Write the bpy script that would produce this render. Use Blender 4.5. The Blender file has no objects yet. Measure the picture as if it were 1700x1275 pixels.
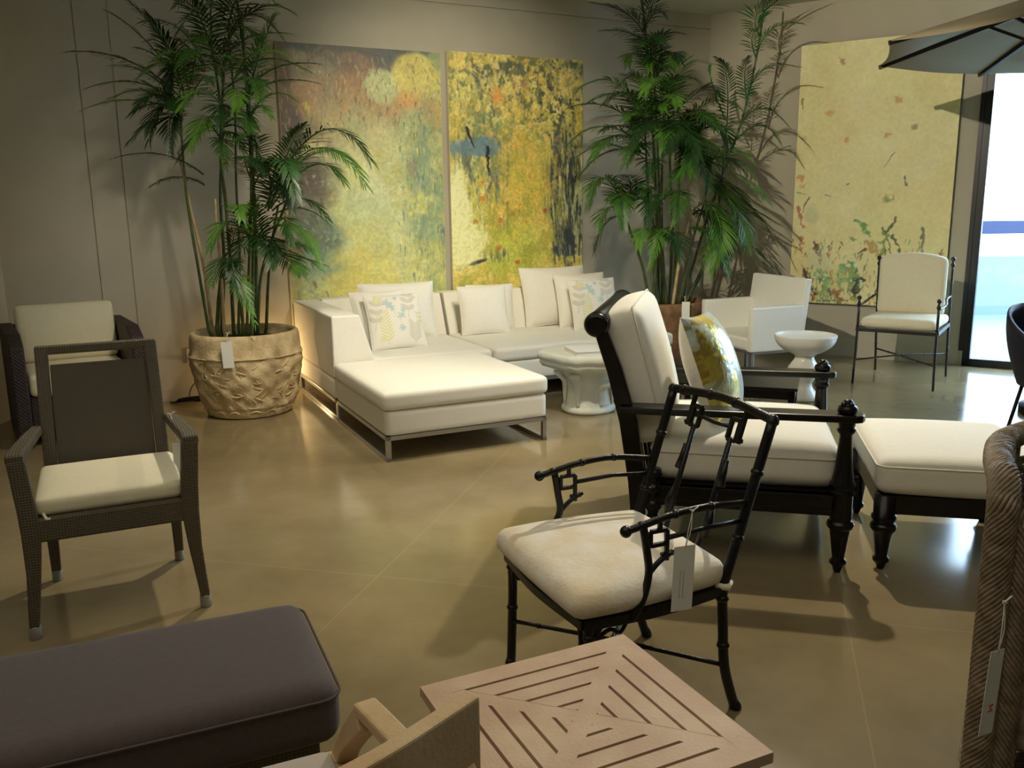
import bpy, bmesh, math, random
import numpy as np
from mathutils import Vector, Matrix
random.seed(3); RNG = np.random.default_rng(5)
sc = bpy.context.scene
COL = sc.collection
PI = math.pi
def R(d): return math.radians(d)
def lin(c): return tuple(((x/255.0)/12.92 if x/255.0 <= .04045 else ((x/255.0+.055)/1.055)**2.4) for x in c)

# ---------------------------------------------------------------- camera
cd = bpy.data.cameras.new('camera'); cam = bpy.data.objects.new('camera', cd); COL.objects.link(cam)
cd.sensor_fit = 'HORIZONTAL'; cd.sensor_width = 36.0; cd.lens = 36.0*1450/1700
cd.clip_start = .05; cd.clip_end = 200
CAM_H = 1.5
pitch, roll = R(11.6), R(-0.75)
fw = Vector((0, math.cos(pitch), -math.sin(pitch))); rt = Vector((1, 0, 0)); up = rt.cross(fw)
r2 = rt*math.cos(roll)+up*math.sin(roll); u2 = -rt*math.sin(roll)+up*math.cos(roll)
m = Matrix((r2, u2, -fw)).transposed().to_4x4(); m.translation = (0, 0, CAM_H)
cam.matrix_world = m
sc.camera = cam
# ---------------------------------------------------------------- colour management
vs = sc.view_settings
sc.display_settings.display_device = 'sRGB'
vs.view_transform = 'Standard'; vs.look = 'None'; vs.gamma = 1.0; vs.use_curve_mapping = False
vs.exposure = 0.9
# ---------------------------------------------------------------- daylight outside
w = bpy.data.worlds.new('daylight'); sc.world = w; w.use_nodes = True
bgn = w.node_tree.nodes['Background']; bgn.inputs[0].default_value = (.60, .80, 1.0, 1); bgn.inputs[1].default_value = 7.0
# ---------------------------------------------------------------- lamps of the room, and an added fill light
WARM = (1.0, .90, .72)
def spot(name, loc, target, power, angle, blend=.5, size=.05, color=WARM):
    l = bpy.data.lights.new(name, 'SPOT'); l.energy = power; l.spot_size = R(angle); l.spot_blend = blend
    l.shadow_soft_size = size; l.color = color
    o = bpy.data.objects.new(name, l); COL.objects.link(o); o.location = loc
    o.rotation_euler = (Vector(target)-Vector(loc)).to_track_quat('-Z', 'Y').to_euler(); return o
def area(name, loc, target, power, sx, sy, color=WARM):
    l = bpy.data.lights.new(name, 'AREA'); l.energy = power; l.shape = 'RECTANGLE'; l.size = sx; l.size_y = sy; l.color = color
    o = bpy.data.objects.new(name, l); COL.objects.link(o); o.location = loc
    o.rotation_euler = (Vector(target)-Vector(loc)).to_track_quat('-Z', 'Y').to_euler(); return o
spot('spotlight_right_wall', (-.6, 3.1, 3.2), (3.3, 8.2, 1.5), 300, 46, .6, .025)
spot('spotlight_sofa', (.5, 4.5, 3.2), (-.1, 6.6, .5), 120, 70, .9, .05)
spot('spotlight_paintings', (.1, 4.9, 3.25), (-.5, 7.9, 1.7), 130, 66, .9, .05)
spot('spotlight_palm', (-.5, 4.0, 3.2), (-2.3, 6.9, .9), 75, 50, 1.0, .14)
spot('spotlight_lounge', (1.6, 5.3, 3.2), (1.2, 3.9, .4), 175, 86, .8, .04)
spot('spotlight_floor', (-.9, 4.9, 3.2), (-1.2, 4.7, 0), 135, 95, 1.0, .06)
area('ceiling_fill', (-.6, 2.2, 3.25), (-.6, 2.6, 0), 30, 4, 4)  # added warm area light for soft overall fill, not a fixture of the room
# ---------------------------------------------------------------- materials
def mat(name, color, rough=.6, metal=0.0, noise=0.0, nscale=30, bump=0.0, bscale=200, spec=.5, color2=None, detail=4, sheen=0, coat=0):
    M = bpy.data.materials.new(name); M.use_nodes = True; nt = M.node_tree; b = nt.nodes['Principled BSDF']
    c = lin(color)
    b.inputs['Roughness'].default_value = rough; b.inputs['Metallic'].default_value = metal
    b.inputs['Specular IOR Level'].default_value = spec
    if sheen: b.inputs['Sheen Weight'].default_value = sheen
    if coat: b.inputs['Coat Weight'].default_value = coat; b.inputs['Coat Roughness'].default_value = .12
    tc = nt.nodes.new('ShaderNodeTexCoord')
    n = nt.nodes.new('ShaderNodeTexNoise'); n.inputs['Scale'].default_value = nscale; n.inputs['Detail'].default_value = detail
    nt.links.new(tc.outputs['Object'], n.inputs['Vector'])
    mx = nt.nodes.new('ShaderNodeMix'); mx.data_type = 'RGBA'
    c2 = lin(color2) if color2 else tuple(x*(1-noise) for x in c)
    mx.inputs['A'].default_value = (*c, 1); mx.inputs['B'].default_value = (*c2, 1)
    rp = nt.nodes.new('ShaderNodeMapRange'); rp.inputs['From Min'].default_value = .35; rp.inputs['From Max'].default_value = .65
    nt.links.new(n.outputs['Fac'], rp.inputs['Value']); nt.links.new(rp.outputs['Result'], mx.inputs['Factor'])
    nt.links.new(mx.outputs['Result'], b.inputs['Base Color'])
    if bump:
        n2 = nt.nodes.new('ShaderNodeTexNoise'); n2.inputs['Scale'].default_value = bscale; n2.inputs['Detail'].default_value = 3
        nt.links.new(tc.outputs['Object'], n2.inputs['Vector'])
        bp = nt.nodes.new('ShaderNodeBump'); bp.inputs['Strength'].default_value = bump; bp.inputs['Distance'].default_value = .01
        nt.links.new(n2.outputs['Fac'], bp.inputs['Height']); nt.links.new(bp.outputs['Normal'], b.inputs['Normal'])
    return M
def woven(name, color, dark, scale=160, rot=(0, 0, 0), strength=.6, rough=.6, diag=True):
    """cloth or synthetic weave: two crossed sets of bands, in colour and in relief"""
    M = mat(name, color, rough); nt = M.node_tree; b = nt.nodes['Principled BSDF']
    tc = nt.nodes.new('ShaderNodeTexCoord'); outs = []
    for k, d in enumerate(((1, .0, 1) if diag else (1, .8, 0), (-1, 0, 1) if diag else (0, 0, 1))):
        dt = nt.nodes.new('ShaderNodeVectorMath'); dt.operation = 'DOT_PRODUCT'; dt.inputs[1].default_value = (d[0]*scale, d[1]*scale+(scale*.9 if diag else 0), d[2]*scale)
        nt.links.new(tc.outputs['Object'], dt.inputs[0])
        s = nt.nodes.new('ShaderNodeMath'); s.operation = 'SINE'; nt.links.new(dt.outputs['Value'], s.inputs[0]); outs.append(s)
    ml = nt.nodes.new('ShaderNodeMath'); ml.operation = 'MULTIPLY'; nt.links.new(outs[0].outputs[0], ml.inputs[0]); nt.links.new(outs[1].outputs[0], ml.inputs[1])
    rp = nt.nodes.new('ShaderNodeMapRange'); rp.inputs['From Min'].default_value = -1; nt.links.new(ml.outputs[0], rp.inputs['Value'])
    mx = nt.nodes.new('ShaderNodeMix'); mx.data_type = 'RGBA'; mx.inputs['A'].default_value = (*lin(dark), 1); mx.inputs['B'].default_value = (*lin(color), 1)
    nt.links.new(rp.outputs['Result'], mx.inputs['Factor']); nt.links.new(mx.outputs['Result'], b.inputs['Base Color'])
    bp = nt.nodes.new('ShaderNodeBump'); bp.inputs['Strength'].default_value = strength; bp.inputs['Distance'].default_value = .003
    nt.links.new(rp.outputs['Result'], bp.inputs['Height']); nt.links.new(bp.outputs['Normal'], b.inputs['Normal'])
    return M
def painted(name, rough=.55, bump=.3, bscale=120):
    M = bpy.data.materials.new(name); M.use_nodes = True; nt = M.node_tree; b = nt.nodes['Principled BSDF']
    a = nt.nodes.new('ShaderNodeVertexColor'); a.layer_name = 'pigment'
    nt.links.new(a.outputs['Color'], b.inputs['Base Color']); b.inputs['Roughness'].default_value = rough
    tc = nt.nodes.new('ShaderNodeTexCoord'); n2 = nt.nodes.new('ShaderNodeTexNoise'); n2.inputs['Scale'].default_value = bscale; n2.inputs['Detail'].default_value = 5
    nt.links.new(tc.outputs['Object'], n2.inputs['Vector'])
    bp = nt.nodes.new('ShaderNodeBump'); bp.inputs['Strength'].default_value = bump; bp.inputs['Distance'].default_value = .004
    nt.links.new(n2.outputs['Fac'], bp.inputs['Height']); nt.links.new(bp.outputs['Normal'], b.inputs['Normal'])
    return M
M_wall = mat('wall_fabric', (188, 180, 158), .9, noise=.06, nscale=4, bump=.15, bscale=400)
M_ceil = mat('ceiling_paint', (200, 198, 178), .9)
M_base = mat('baseboard_paint', (186, 178, 158), .6)
M_white = mat('white_fabric', (238, 234, 220), .85, noise=.03, nscale=60, bump=.12, bscale=500)
M_white2 = mat('cool_white_fabric', (232, 232, 226), .8, noise=.03, nscale=60, bump=.1, bscale=500)
M_cream = mat('cream_fabric', (226, 219, 190), .85, noise=.04, nscale=50, bump=.12, bscale=500)
M_linen = mat('linen_cushion', (236, 232, 218), .85, noise=.03, nscale=40, bump=.15, bscale=450)
M_pipe = mat('piping_cord', (226, 220, 200), .85)
M_velvet = mat('mottled_velvet', (238, 232, 218), .7, nscale=9, color2=(228, 212, 178), bump=.2, bscale=90, sheen=.3, detail=3)
M_purple = mat('plum_grey_fabric', (82, 72, 70), .9, noise=.12, nscale=60, bump=.2, bscale=400, sheen=.2)
M_steel = mat('brushed_steel', (190, 192, 196), .28, metal=.9)
M_black = mat('black_lacquer_wood', (12, 11, 11), .3, noise=.3, nscale=20, spec=.35, coat=.12)
M_iron = mat('black_iron', (15, 15, 16), .36, noise=.3, nscale=60, bump=.2, bscale=120, spec=.4)
M_bronze = mat('dark_bronze_iron', (38, 32, 28), .4, noise=.3, nscale=40)
M_taupe = woven('taupe_weave', (96, 88, 70), (74, 66, 52), 330, strength=.7)
M_taupe2 = woven('taupe_panel_weave', (88, 80, 64), (68, 60, 48), 420, strength=.5)
M_dkwov = woven('dark_brown_weave', (62, 48, 46), (26, 19, 19), 260, strength=.9, diag=False)
M_chrome = mat('pale_metal_glide', (150, 150, 138), .4, metal=.3)
M_dark = mat('dark_rubber', (22, 22, 22), .6)
M_plaster = mat('white_plaster', (226, 228, 214), .55, noise=.04, nscale=10, bump=.2, bscale=60)
M_gloss = mat('white_glazed_ceramic', (238, 236, 226), .22, spec=.6)
M_whitevinyl = mat('white_woven_vinyl', (236, 236, 226), .6, noise=.03, nscale=60, bump=.1, bscale=400)
M_stone = mat('carved_limestone', (214, 194, 152), .85, nscale=14, color2=(196, 172, 130), bump=.5, bscale=45)
M_terra = mat('brown_clay', (150, 116, 82), .8, nscale=20, color2=(122, 90, 62), bump=.3, bscale=80)
M_soil = mat('dark_soil', (40, 32, 22), .95, noise=.5, nscale=60, bump=.6, bscale=90)
M_leaf = mat('palm_leaf_green', (66, 108, 36), .45, nscale=6, color2=(44, 82, 28))
M_leafb = mat('palm_leaf_bright_green', (92, 136, 44), .45, nscale=6, color2=(66, 112, 34))
M_leafd = mat('palm_leaf_dark_green', (38, 74, 30), .42, nscale=6, color2=(26, 54, 22))
for q in (M_leaf, M_leafb, M_leafd):
    q.node_tree.nodes['Principled BSDF'].inputs['Transmission Weight'].default_value = 0
M_stem = mat('palm_stem_green', (84, 96, 48), .5, nscale=18, color2=(58, 76, 34))
M_stemd = mat('cut_cane_tan', (206, 184, 140), .6, nscale=18, color2=(176, 150, 106))
M_teak = mat('pale_teak', (208, 182, 154), .6, nscale=7, color2=(190, 158, 132), bump=.15, bscale=120)
M_teak2 = mat('golden_teak', (208, 182, 142), .55, nscale=7, color2=(190, 158, 118), bump=.15, bscale=120)
M_wick = mat('grey_brown_wicker', (150, 134, 112), .6, nscale=40, color2=(116, 102, 82), bump=.3, bscale=200)
M_card = mat('white_card', (235, 236, 230), .7)
M_string = mat('white_string', (228, 226, 214), .8)
M_ink = mat('black_ink', (90, 88, 84), .8)
M_orange = mat('orange_ink', (214, 92, 52), .8)
M_gold = mat('gold_leaf', (226, 196, 96), .25, metal=.9)
M_umbr = mat('umbrella_canvas', (150, 138, 112), .9, noise=.05, nscale=20, bump=.1, bscale=300)
M_rib = mat('dark_umbrella_wood', (40, 30, 24), .5)
M_alu = mat('black_door_frame', (24, 26, 30), .4)
M_terr = mat('terrace_concrete', (112, 130, 138), .5, noise=.08, nscale=3)
M_parw = mat('terrace_wall_paint', (128, 142, 150), .8)
M_rail = mat('dark_blue_rail', (34, 44, 84), .5)
M_cord = mat('black_cord', (30, 26, 22), .5)
M_plate = mat('outlet_plastic', (226, 214, 180), .5)
M_book = mat('book_cover', (238, 236, 230), .6)
M_blue = mat('navy_shell', (28, 30, 60), .5)
M_glass = bpy.data.materials.new('clear_glass'); M_glass.use_nodes = True
_nt = M_glass.node_tree; _nt.nodes.clear(); _o = _nt.nodes.new('ShaderNodeOutputMaterial'); _m = _nt.nodes.new('ShaderNodeMixShader')
_t = _nt.nodes.new('ShaderNodeBsdfTransparent'); _t.inputs[0].default_value = (.95, .98, 1, 1); _g = _nt.nodes.new('ShaderNodeBsdfGlossy'); _g.inputs['Roughness'].default_value = .02
_m.inputs[0].default_value = .06; _nt.links.new(_t.outputs[0], _m.inputs[1]); _nt.links.new(_g.outputs[0], _m.inputs[2]); _nt.links.new(_m.outputs[0], _o.inputs[0])
# polished concrete with saw-cut joints
M_floor = bpy.data.materials.new('polished_concrete'); M_floor.use_nodes = True
nt = M_floor.node_tree; b = nt.nodes['Principled BSDF']; tc = nt.nodes.new('ShaderNodeTexCoord')
n1 = nt.nodes.new('ShaderNodeTexNoise'); n1.inputs['Scale'].default_value = .9; n1.inputs['Detail'].default_value = 8; n1.inputs['Roughness'].default_value = .62
nt.links.new(tc.outputs['Object'], n1.inputs['Vector'])
cr = nt.nodes.new('ShaderNodeValToRGB'); e = cr.color_ramp.elements
e[0].position = .3; e[0].color = (*lin((114, 101, 72)), 1); e[1].position = .7; e[1].color = (*lin((152, 136, 103)), 1)
nt.links.new(n1.outputs['Fac'], cr.inputs['Fac'])
def joint(ang, off, sp):
    d = nt.nodes.new('ShaderNodeVectorMath'); d.operation = 'DOT_PRODUCT'; d.inputs[1].default_value = (math.cos(R(ang)), math.sin(R(ang)), 0)
    nt.links.new(tc.outputs['Object'], d.inputs[0])
    a = nt.nodes.new('ShaderNodeMath'); a.operation = 'SUBTRACT'; nt.links.new(d.outputs['Value'], a.inputs[0]); a.inputs[1].default_value = off-sp*20
    f = nt.nodes.new('ShaderNodeMath'); f.operation = 'MODULO'; nt.links.new(a.outputs[0], f.inputs[0]); f.inputs[1].default_value = sp
    l = nt.nodes.new('ShaderNodeMath'); l.operation = 'LESS_THAN'; nt.links.new(f.outputs[0], l.inputs[0]); l.inputs[1].default_value = .006
    return l
j1 = joint(-16, 1.137*math.cos(R(-16))+2.7*math.sin(R(-16)), 1.83); j2 = joint(76, 1.287*math.cos(R(76))+2.92*math.sin(R(76)), 1.83)
jm = nt.nodes.new('ShaderNodeMath'); jm.operation = 'MAXIMUM'; nt.links.new(j1.outputs[0], jm.inputs[0]); nt.links.new(j2.outputs[0], jm.inputs[1])
jf = nt.nodes.new('ShaderNodeMath'); jf.operation = 'MULTIPLY'; nt.links.new(jm.outputs[0], jf.inputs[0]); jf.inputs[1].default_value = .16
mx = nt.nodes.new('ShaderNodeMix'); mx.data_type = 'RGBA'; mx.inputs['B'].default_value = (*lin((190, 176, 140)), 1)
nt.links.new(jf.outputs[0], mx.inputs['Factor']); nt.links.new(cr.outputs[0], mx.inputs['A']); nt.links.new(mx.outputs['Result'], b.inputs['Base Color'])
n2 = nt.nodes.new('ShaderNodeTexNoise'); n2.inputs['Scale'].default_value = 2.2; n2.inputs['Detail'].default_value = 6; nt.links.new(tc.outputs['Object'], n2.inputs['Vector'])
rr = nt.nodes.new('ShaderNodeMapRange'); rr.inputs['To Min'].default_value = .08; rr.inputs['To Max'].default_value = .22; nt.links.new(n2.outputs['Fac'], rr.inputs['Value'])
nt.links.new(rr.outputs['Result'], b.inputs['Roughness']); b.inputs['Specular IOR Level'].default_value = .55
# gold foil print on pale silver-blue cloth
M_goldp = bpy.data.materials.new('gold_foil_print'); M_goldp.use_nodes = True
nt = M_goldp.node_tree; b = nt.nodes['Principled BSDF']; a = nt.nodes.new('ShaderNodeVertexColor'); a.layer_name = 'pigment'
nt.links.new(a.outputs['Color'], b.inputs['Base Color'])
sp_ = nt.nodes.new('ShaderNodeSeparateColor'); nt.links.new(a.outputs['Color'], sp_.inputs[0])
sb = nt.nodes.new('ShaderNodeMath'); sb.operation = 'SUBTRACT'; nt.links.new(sp_.outputs['Red'], sb.inputs[0]); nt.links.new(sp_.outputs['Blue'], sb.inputs[1])
mr = nt.nodes.new('ShaderNodeMapRange'); mr.inputs['From Min'].default_value = .05; mr.inputs['From Max'].default_value = .3; mr.inputs['To Max'].default_value = .75; nt.links.new(sb.outputs[0], mr.inputs['Value'])
nt.links.new(mr.outputs['Result'], b.inputs['Metallic']); b.inputs['Roughness'].default_value = .33
tc = nt.nodes.new('ShaderNodeTexCoord'); n2 = nt.nodes.new('ShaderNodeTexNoise'); n2.inputs['Scale'].default_value = 28; nt.links.new(tc.outputs['Object'], n2.inputs['Vector'])
bp = nt.nodes.new('ShaderNodeBump'); bp.inputs['Strength'].default_value = .5; bp.inputs['Distance'].default_value = .01; nt.links.new(n2.outputs['Fac'], bp.inputs['Height']); nt.links.new(bp.outputs['Normal'], b.inputs['Normal'])

# ---------------------------------------------------------------- mesh helpers
def obj(name, bm, material, parent=None, smooth=False, bevel=0.0, sharp=None):
    me = bpy.data.meshes.new(name)
    bmesh.ops.recalc_face_normals(bm, faces=bm.faces)
    if sharp is not None:
        for e_ in bm.edges:
            if len(e_.link_faces) == 2 and e_.calc_face_angle(0) > R(sharp): e_.smooth = False
    for f in bm.faces: f.smooth = smooth or f.smooth
    bm.to_mesh(me); bm.free()
    o = bpy.data.objects.new(name, me); COL.objects.link(o); me.materials.append(material)
    if parent is not None: o.parent = parent
    if bevel:
        md = o.modifiers.new('bevel', 'BEVEL'); md.width = bevel; md.segments = 2; md.limit_method = 'ANGLE'; md.angle_limit = R(40)
    return o
def tag(o, label=None, cat=None, group=None, kind=None):
    if label: o['label'] = label
    if cat: o['category'] = cat
    if group: o['group'] = group
    if kind: o['kind'] = kind
    return o
def thing(name, label, cat, loc, yaw=0, group=None):
    o = bpy.data.objects.new(name, None); COL.objects.link(o); o.location = (loc[0], loc[1], loc[2] if len(loc) > 2 else 0); o.rotation_euler = (0, 0, R(yaw))
    o.empty_display_size = .1
    return tag(o, label, cat, group)
def B(): return bmesh.new()
def box(bm, lo, hi, M=None):
    vs_ = [bm.verts.new((lo[0] if i & 1 == 0 else hi[0], lo[1] if i & 2 == 0 else hi[1], lo[2] if i & 4 == 0 else hi[2])) for i in range(8)]
    for f in ((0, 2, 3, 1), (4, 5, 7, 6), (0, 1, 5, 4), (2, 6, 7, 3), (0, 4, 6, 2), (1, 3, 7, 5)): bm.faces.new([vs_[i] for i in f])
    if M is not None: bmesh.ops.transform(bm, matrix=M, verts=vs_)
    return bm
def frustum(bm, lo, hi):
    """lo, hi: lists of 4 points (quads, same winding) joined to a solid"""
    a = [bm.verts.new(p) for p in lo]; b_ = [bm.verts.new(p) for p in hi]
    bm.faces.new(a); bm.faces.new(b_[::-1])
    for i in range(4): bm.faces.new((a[i], b_[i], b_[(i+1) % 4], a[(i+1) % 4]))
    return bm
def prism(bm, pts, d):
    """polygon pts (3D) extruded by vector d"""
    a = [bm.verts.new(p) for p in pts]; b_ = [bm.verts.new(Vector(p)+Vector(d)) for p in pts]
    bm.faces.new(a); bm.faces.new(b_[::-1]); n = len(a)
    for i in range(n): bm.faces.new((a[i], b_[i], b_[(i+1) % n], a[(i+1) % n]))
    return bm
def frames(pts, closed=False, upv=None):
    pts = [Vector(p) for p in pts]; n = len(pts); T = []
    for i in range(n):
        a = pts[i-1] if (i > 0 or closed) else pts[i]; b_ = pts[(i+1) % n] if (i < n-1 or closed) else pts[i]
        T.append((b_-a).normalized())
    u = Vector(upv) if upv else (Vector((0, 0, 1)) if abs(T[0].z) < .9 else Vector((1, 0, 0)))
    F_ = []
    for t in T:
        u = (u-t*u.dot(t)); u.normalize(); F_.append((t, u.copy(), t.cross(u)))
    return pts, F_
def tube(bm, pts, r, seg=8, closed=False, flat=1.0, upv=None, caps=True):
    pts, F_ = frames(pts, closed, upv); n = len(pts); rs = r if isinstance(r, (list, tuple)) else [r]*n; rings = []
    for p, (t, u, v), q in zip(pts, F_, rs):
        rings.append([bm.verts.new(p+u*math.cos(2*PI*k/seg)*q*flat+v*math.sin(2*PI*k/seg)*q) for k in range(seg)])
    for i in range(n if closed else n-1):
        a = rings[i]; b_ = rings[(i+1) % n]
        for k in range(seg):
            f = bm.faces.new((a[k], a[(k+1) % seg], b_[(k+1) % seg], b_[k])); f.smooth = True
    if not closed and caps: bm.faces.new(rings[0][::-1]); bm.faces.new(rings[-1])
    return bm
def beam(bm, pts, w, h, upv=(0, 0, 1)):
    """rectangular section swept along pts; w across, h along upv; w,h may be lists"""
    pts, F_ = frames(pts, False, upv); n = len(pts)
    W = w if isinstance(w, (list, tuple)) else [w]*n; Hh = h if isinstance(h, (list, tuple)) else [h]*n; rings = []
    for p, (t, u, v), a, c in zip(pts, F_, W, Hh):
        rings.append([bm.verts.new(p+v*a/2*sx+u*c/2*sy) for sx, sy in ((-1, -1), (1, -1), (1, 1), (-1, 1))])
    for i in range(n-1):
        for k in range(4): bm.faces.new((rings[i][k], rings[i][(k+1) % 4], rings[i+1][(k+1) % 4], rings[i+1][k]))
    bm.faces.new(rings[0][::-1]); bm.faces.new(rings[-1])
    return bm
def bez(a, c, b_, n=12):
    a, c, b_ = Vector(a), Vector(c), Vector(b_); return [a*(1-t)**2+c*2*t*(1-t)+b_*t*t for t in [i/n for i in range(n+1)]]
def smoothpath(pts, k=6):
    P_ = [Vector(p) for p in pts]; P_ = [P_[0]*2-P_[1]]+P_+[P_[-1]*2-P_[-2]]; out = []
    for i in range(1, len(P_)-2):
        for j in range(k):
            t = j/k; a, b_, c, d = P_[i-1:i+3]
            out.append(.5*((2*b_)+(c-a)*t+(2*a-5*b_+4*c-d)*t*t+(3*b_-a-3*c+d)*t**3))
    out.append(P_[-2]); return out
def lathe(bm, prof, c=(0, 0, 0), seg=24, wob=None):
    rings = []
    for r, z in prof:
        rings.append([bm.verts.new((c[0]+(r+(wob(k/seg, z) if wob else 0))*math.cos(2*PI*k/seg), c[1]+(r+(wob(k/seg, z) if wob else 0))*math.sin(2*PI*k/seg), c[2]+z)) for k in range(seg)])
    for a, b_ in zip(rings, rings[1:]):
        for k in range(seg):
            f = bm.faces.new((a[k], a[(k+1) % seg], b_[(k+1) % seg], b_[k])); f.smooth = True
    bm.faces.new(rings[0][::-1]); bm.faces.new(rings[-1])
    return bm
def rbox(bm, lo, hi, r=.03, bulge=(0, 0, 0), n=14, M=None):
    """rounded, slightly stuffed box"""
    t = bmesh.new(); bmesh.ops.create_cube(t, size=2.0); bmesh.ops.subdivide_edges(t, edges=t.edges, cuts=n, use_grid_fill=True)
    lo, hi = Vector(lo), Vector(hi); c = (lo+hi)/2; hh = (hi-lo)/2; r = min(r, min(hh)*.98)
    def st(u): # denser towards edges
        return math.sin(u*PI/2)
    vm = {}
    for v in t.verts:
        u = Vector((st(v.co.x), st(v.co.y), st(v.co.z)))
        p = Vector((u.x*hh.x, u.y*hh.y, u.z*hh.z)); inner = Vector([max(-(hh[i]-r), min(hh[i]-r, p[i])) for i in range(3)])
        d = p-inner
        if d.length > 1e-9: p = inner+d.normalized()*r
        q = p.copy()
        for i in range(3):
            if bulge[i]:
                j, k = [a for a in range(3) if a != i]
                q[i] += bulge[i]*(p[i]/hh[i])*max(0, 1-(p[j]/hh[j])**2)**.7*max(0, 1-(p[k]/hh[k])**2)**.7
        vm[v] = bm.verts.new(c+q)
    for f in t.faces:
        g = bm.faces.new([vm[v] for v in f.verts]); g.smooth = True
    t.free()
    if M is not None: bmesh.ops.transform(bm, matrix=M, verts=list(vm.values()))
    return bm
def rect_loop(lo, hi, z, r, n=5):
    pts = []
    for cx, cy, a0 in ((hi[0]-r, hi[1]-r, 0), (lo[0]+r, hi[1]-r, 90), (lo[0]+r, lo[1]+r, 180), (hi[0]-r, lo[1]+r, 270)):
        for i in range(n+1):
            a = R(a0+90*i/n); pts.append((cx+r*math.cos(a), cy+r*math.sin(a), z))
    return pts
def cells(name, W, H, nx, nz, colors, material, parent=None, shape=None, y=0.0):
    """grid sheet in the xz plane carrying per-vertex pigment (nz+1, nx+1, 3) linear"""
    vsl = []
    for j in range(nz+1):
        for i in range(nx+1):
            u, v = i/nx, j/nz
            vsl.append(shape(u, v) if shape else (W*u, y, H*v))
    fs = [(j*(nx+1)+i, j*(nx+1)+i+1, (j+1)*(nx+1)+i+1, (j+1)*(nx+1)+i) for j in range(nz) for i in range(nx)]
    me = bpy.data.meshes.new(name); me.from_pydata(vsl, [], fs)
    at = me.color_attributes.new('pigment', 'FLOAT_COLOR', 'POINT')
    c = np.ones(((nz+1)*(nx+1), 4), dtype=np.float32); c[:, :3] = colors.reshape(-1, 3); at.data.foreach_set('color', c.ravel())
    for p in me.polygons: p.use_smooth = True
    o = bpy.data.objects.new(name, me); COL.objects.link(o); me.materials.append(material)
    if parent is not None: o.parent = parent
    return o
# painter on an array
def vnoise(nx, nz, fx, fz, seed=0):
    g = np.random.default_rng(seed).random((int(fz)+3, int(fx)+3))
    x = np.linspace(0, fx, nx); z = np.linspace(0, fz, nz); xi = x.astype(int); zi = z.astype(int); xf = x-xi; zf = z-zi
    xf = xf*xf*(3-2*xf); zf = zf*zf*(3-2*zf)
    a = g[np.ix_(zi, xi)]; b_ = g[np.ix_(zi, xi+1)]; c = g[np.ix_(zi+1, xi)]; d = g[np.ix_(zi+1, xi+1)]
    return (a*(1-xf)+b_*xf)*(1-zf)[:, None]+(c*(1-xf)+d*xf)*zf[:, None]
def fbm(nx, nz, fx, fz, seed=0, o=5):
    s = 0; t = 0
    for k in range(o):
        s = s+vnoise(nx, nz, fx*2**k, fz*2**k, seed+k)*.55**k; t += .55**k
    return s/t
_fc = {}
def fbmc(nx, nz, fx, fz, seed, o):
    k = (nx, nz, fx, round(fz, 2), seed % 12, o)
    if k not in _fc: _fc[k] = fbm(nx, nz, fx, fz, (seed % 12)*31+7, o)
    return _fc[k]
class Canvas:
    def __init__(s, nx, nz, asp, base):
        s.nx, s.nz = nx, nz; s.u, s.v = np.meshgrid(np.linspace(0, 1, nx), np.linspace(0, 1, nz)); s.asp = asp
        s.c = np.zeros((nz, nx, 3))+np.array(base)/255.0
    def mixc(s, m, col): m = np.clip(m, 0, 1)[..., None]; s.c = s.c*(1-m)+np.array(col)/255.0*m
    def blob(s, cx, cy, rx, ry, col, a=1, soft=.35, ang=0, rag=.35, seed=0, f=9):
        dx = s.u-cx; dy = (s.v-cy)*s.asp; t = R(ang); x = (dx*math.cos(t)+dy*math.sin(t))/rx; y = (-dx*math.sin(t)+dy*math.cos(t))/(ry*s.asp)
        d = np.sqrt(x*x+y*y)+(fbmc(s.nx, s.nz, f, f*s.asp, seed+int(cx*977+cy*3301), 6)-.5)*2*rag
        s.mixc(a*np.clip((1-d)/soft+.5, 0, 1), col)
    def stroke(s, x0, y0, x1, y1, w_, col, a=1, rag=.5, seed=0):
        dx = x1-x0; dy = (y1-y0)*s.asp; L = math.hypot(dx, dy); px = s.u-x0; py = (s.v-y0)*s.asp
        t = np.clip((px*dx+py*dy)/L/L, 0, 1); wob = (fbmc(s.nx, s.nz, 30, 30*s.asp, seed+int(x0*991+y0*77), 4)-.5)*w_*5*rag
        d = np.sqrt((px-t*dx+wob)**2+(py-t*dy)**2); s.mixc(a*np.clip((w_*(1-.5*t)-d)/(w_*.5)+.5, 0, 1), col)
    def tex(s, fx, fz, col, lo, hi, a=1, seed=0, mask=None):
        n = fbm(s.nx, s.nz, fx, fz, seed); m_ = np.clip((n-lo)/(hi-lo), 0, 1)*a
        if mask is not None: m_ = m_*mask
        if m_.shape != s.u.shape: m_ = m_[:s.nz, :s.nx]
        s.mixc(m_, col)
    def m(s, cx, cy, rx, ry, p=1.0): return np.clip(1.5-1.5*np.sqrt(((s.u-cx)/rx)**2+((s.v-cy)/ry)**2), 0, 1)**p
    def grain(s, f, a, seed=0): s.c = s.c*(1+(fbm(s.nx, s.nz, f, f*s.asp, seed, 3)[..., None]-.5)*a)
    def lin(s):
        c = np.clip(s.c, 0, 1); return np.where(c <= .04045, c/12.92, ((c+.055)/1.055)**2.4)
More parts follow.
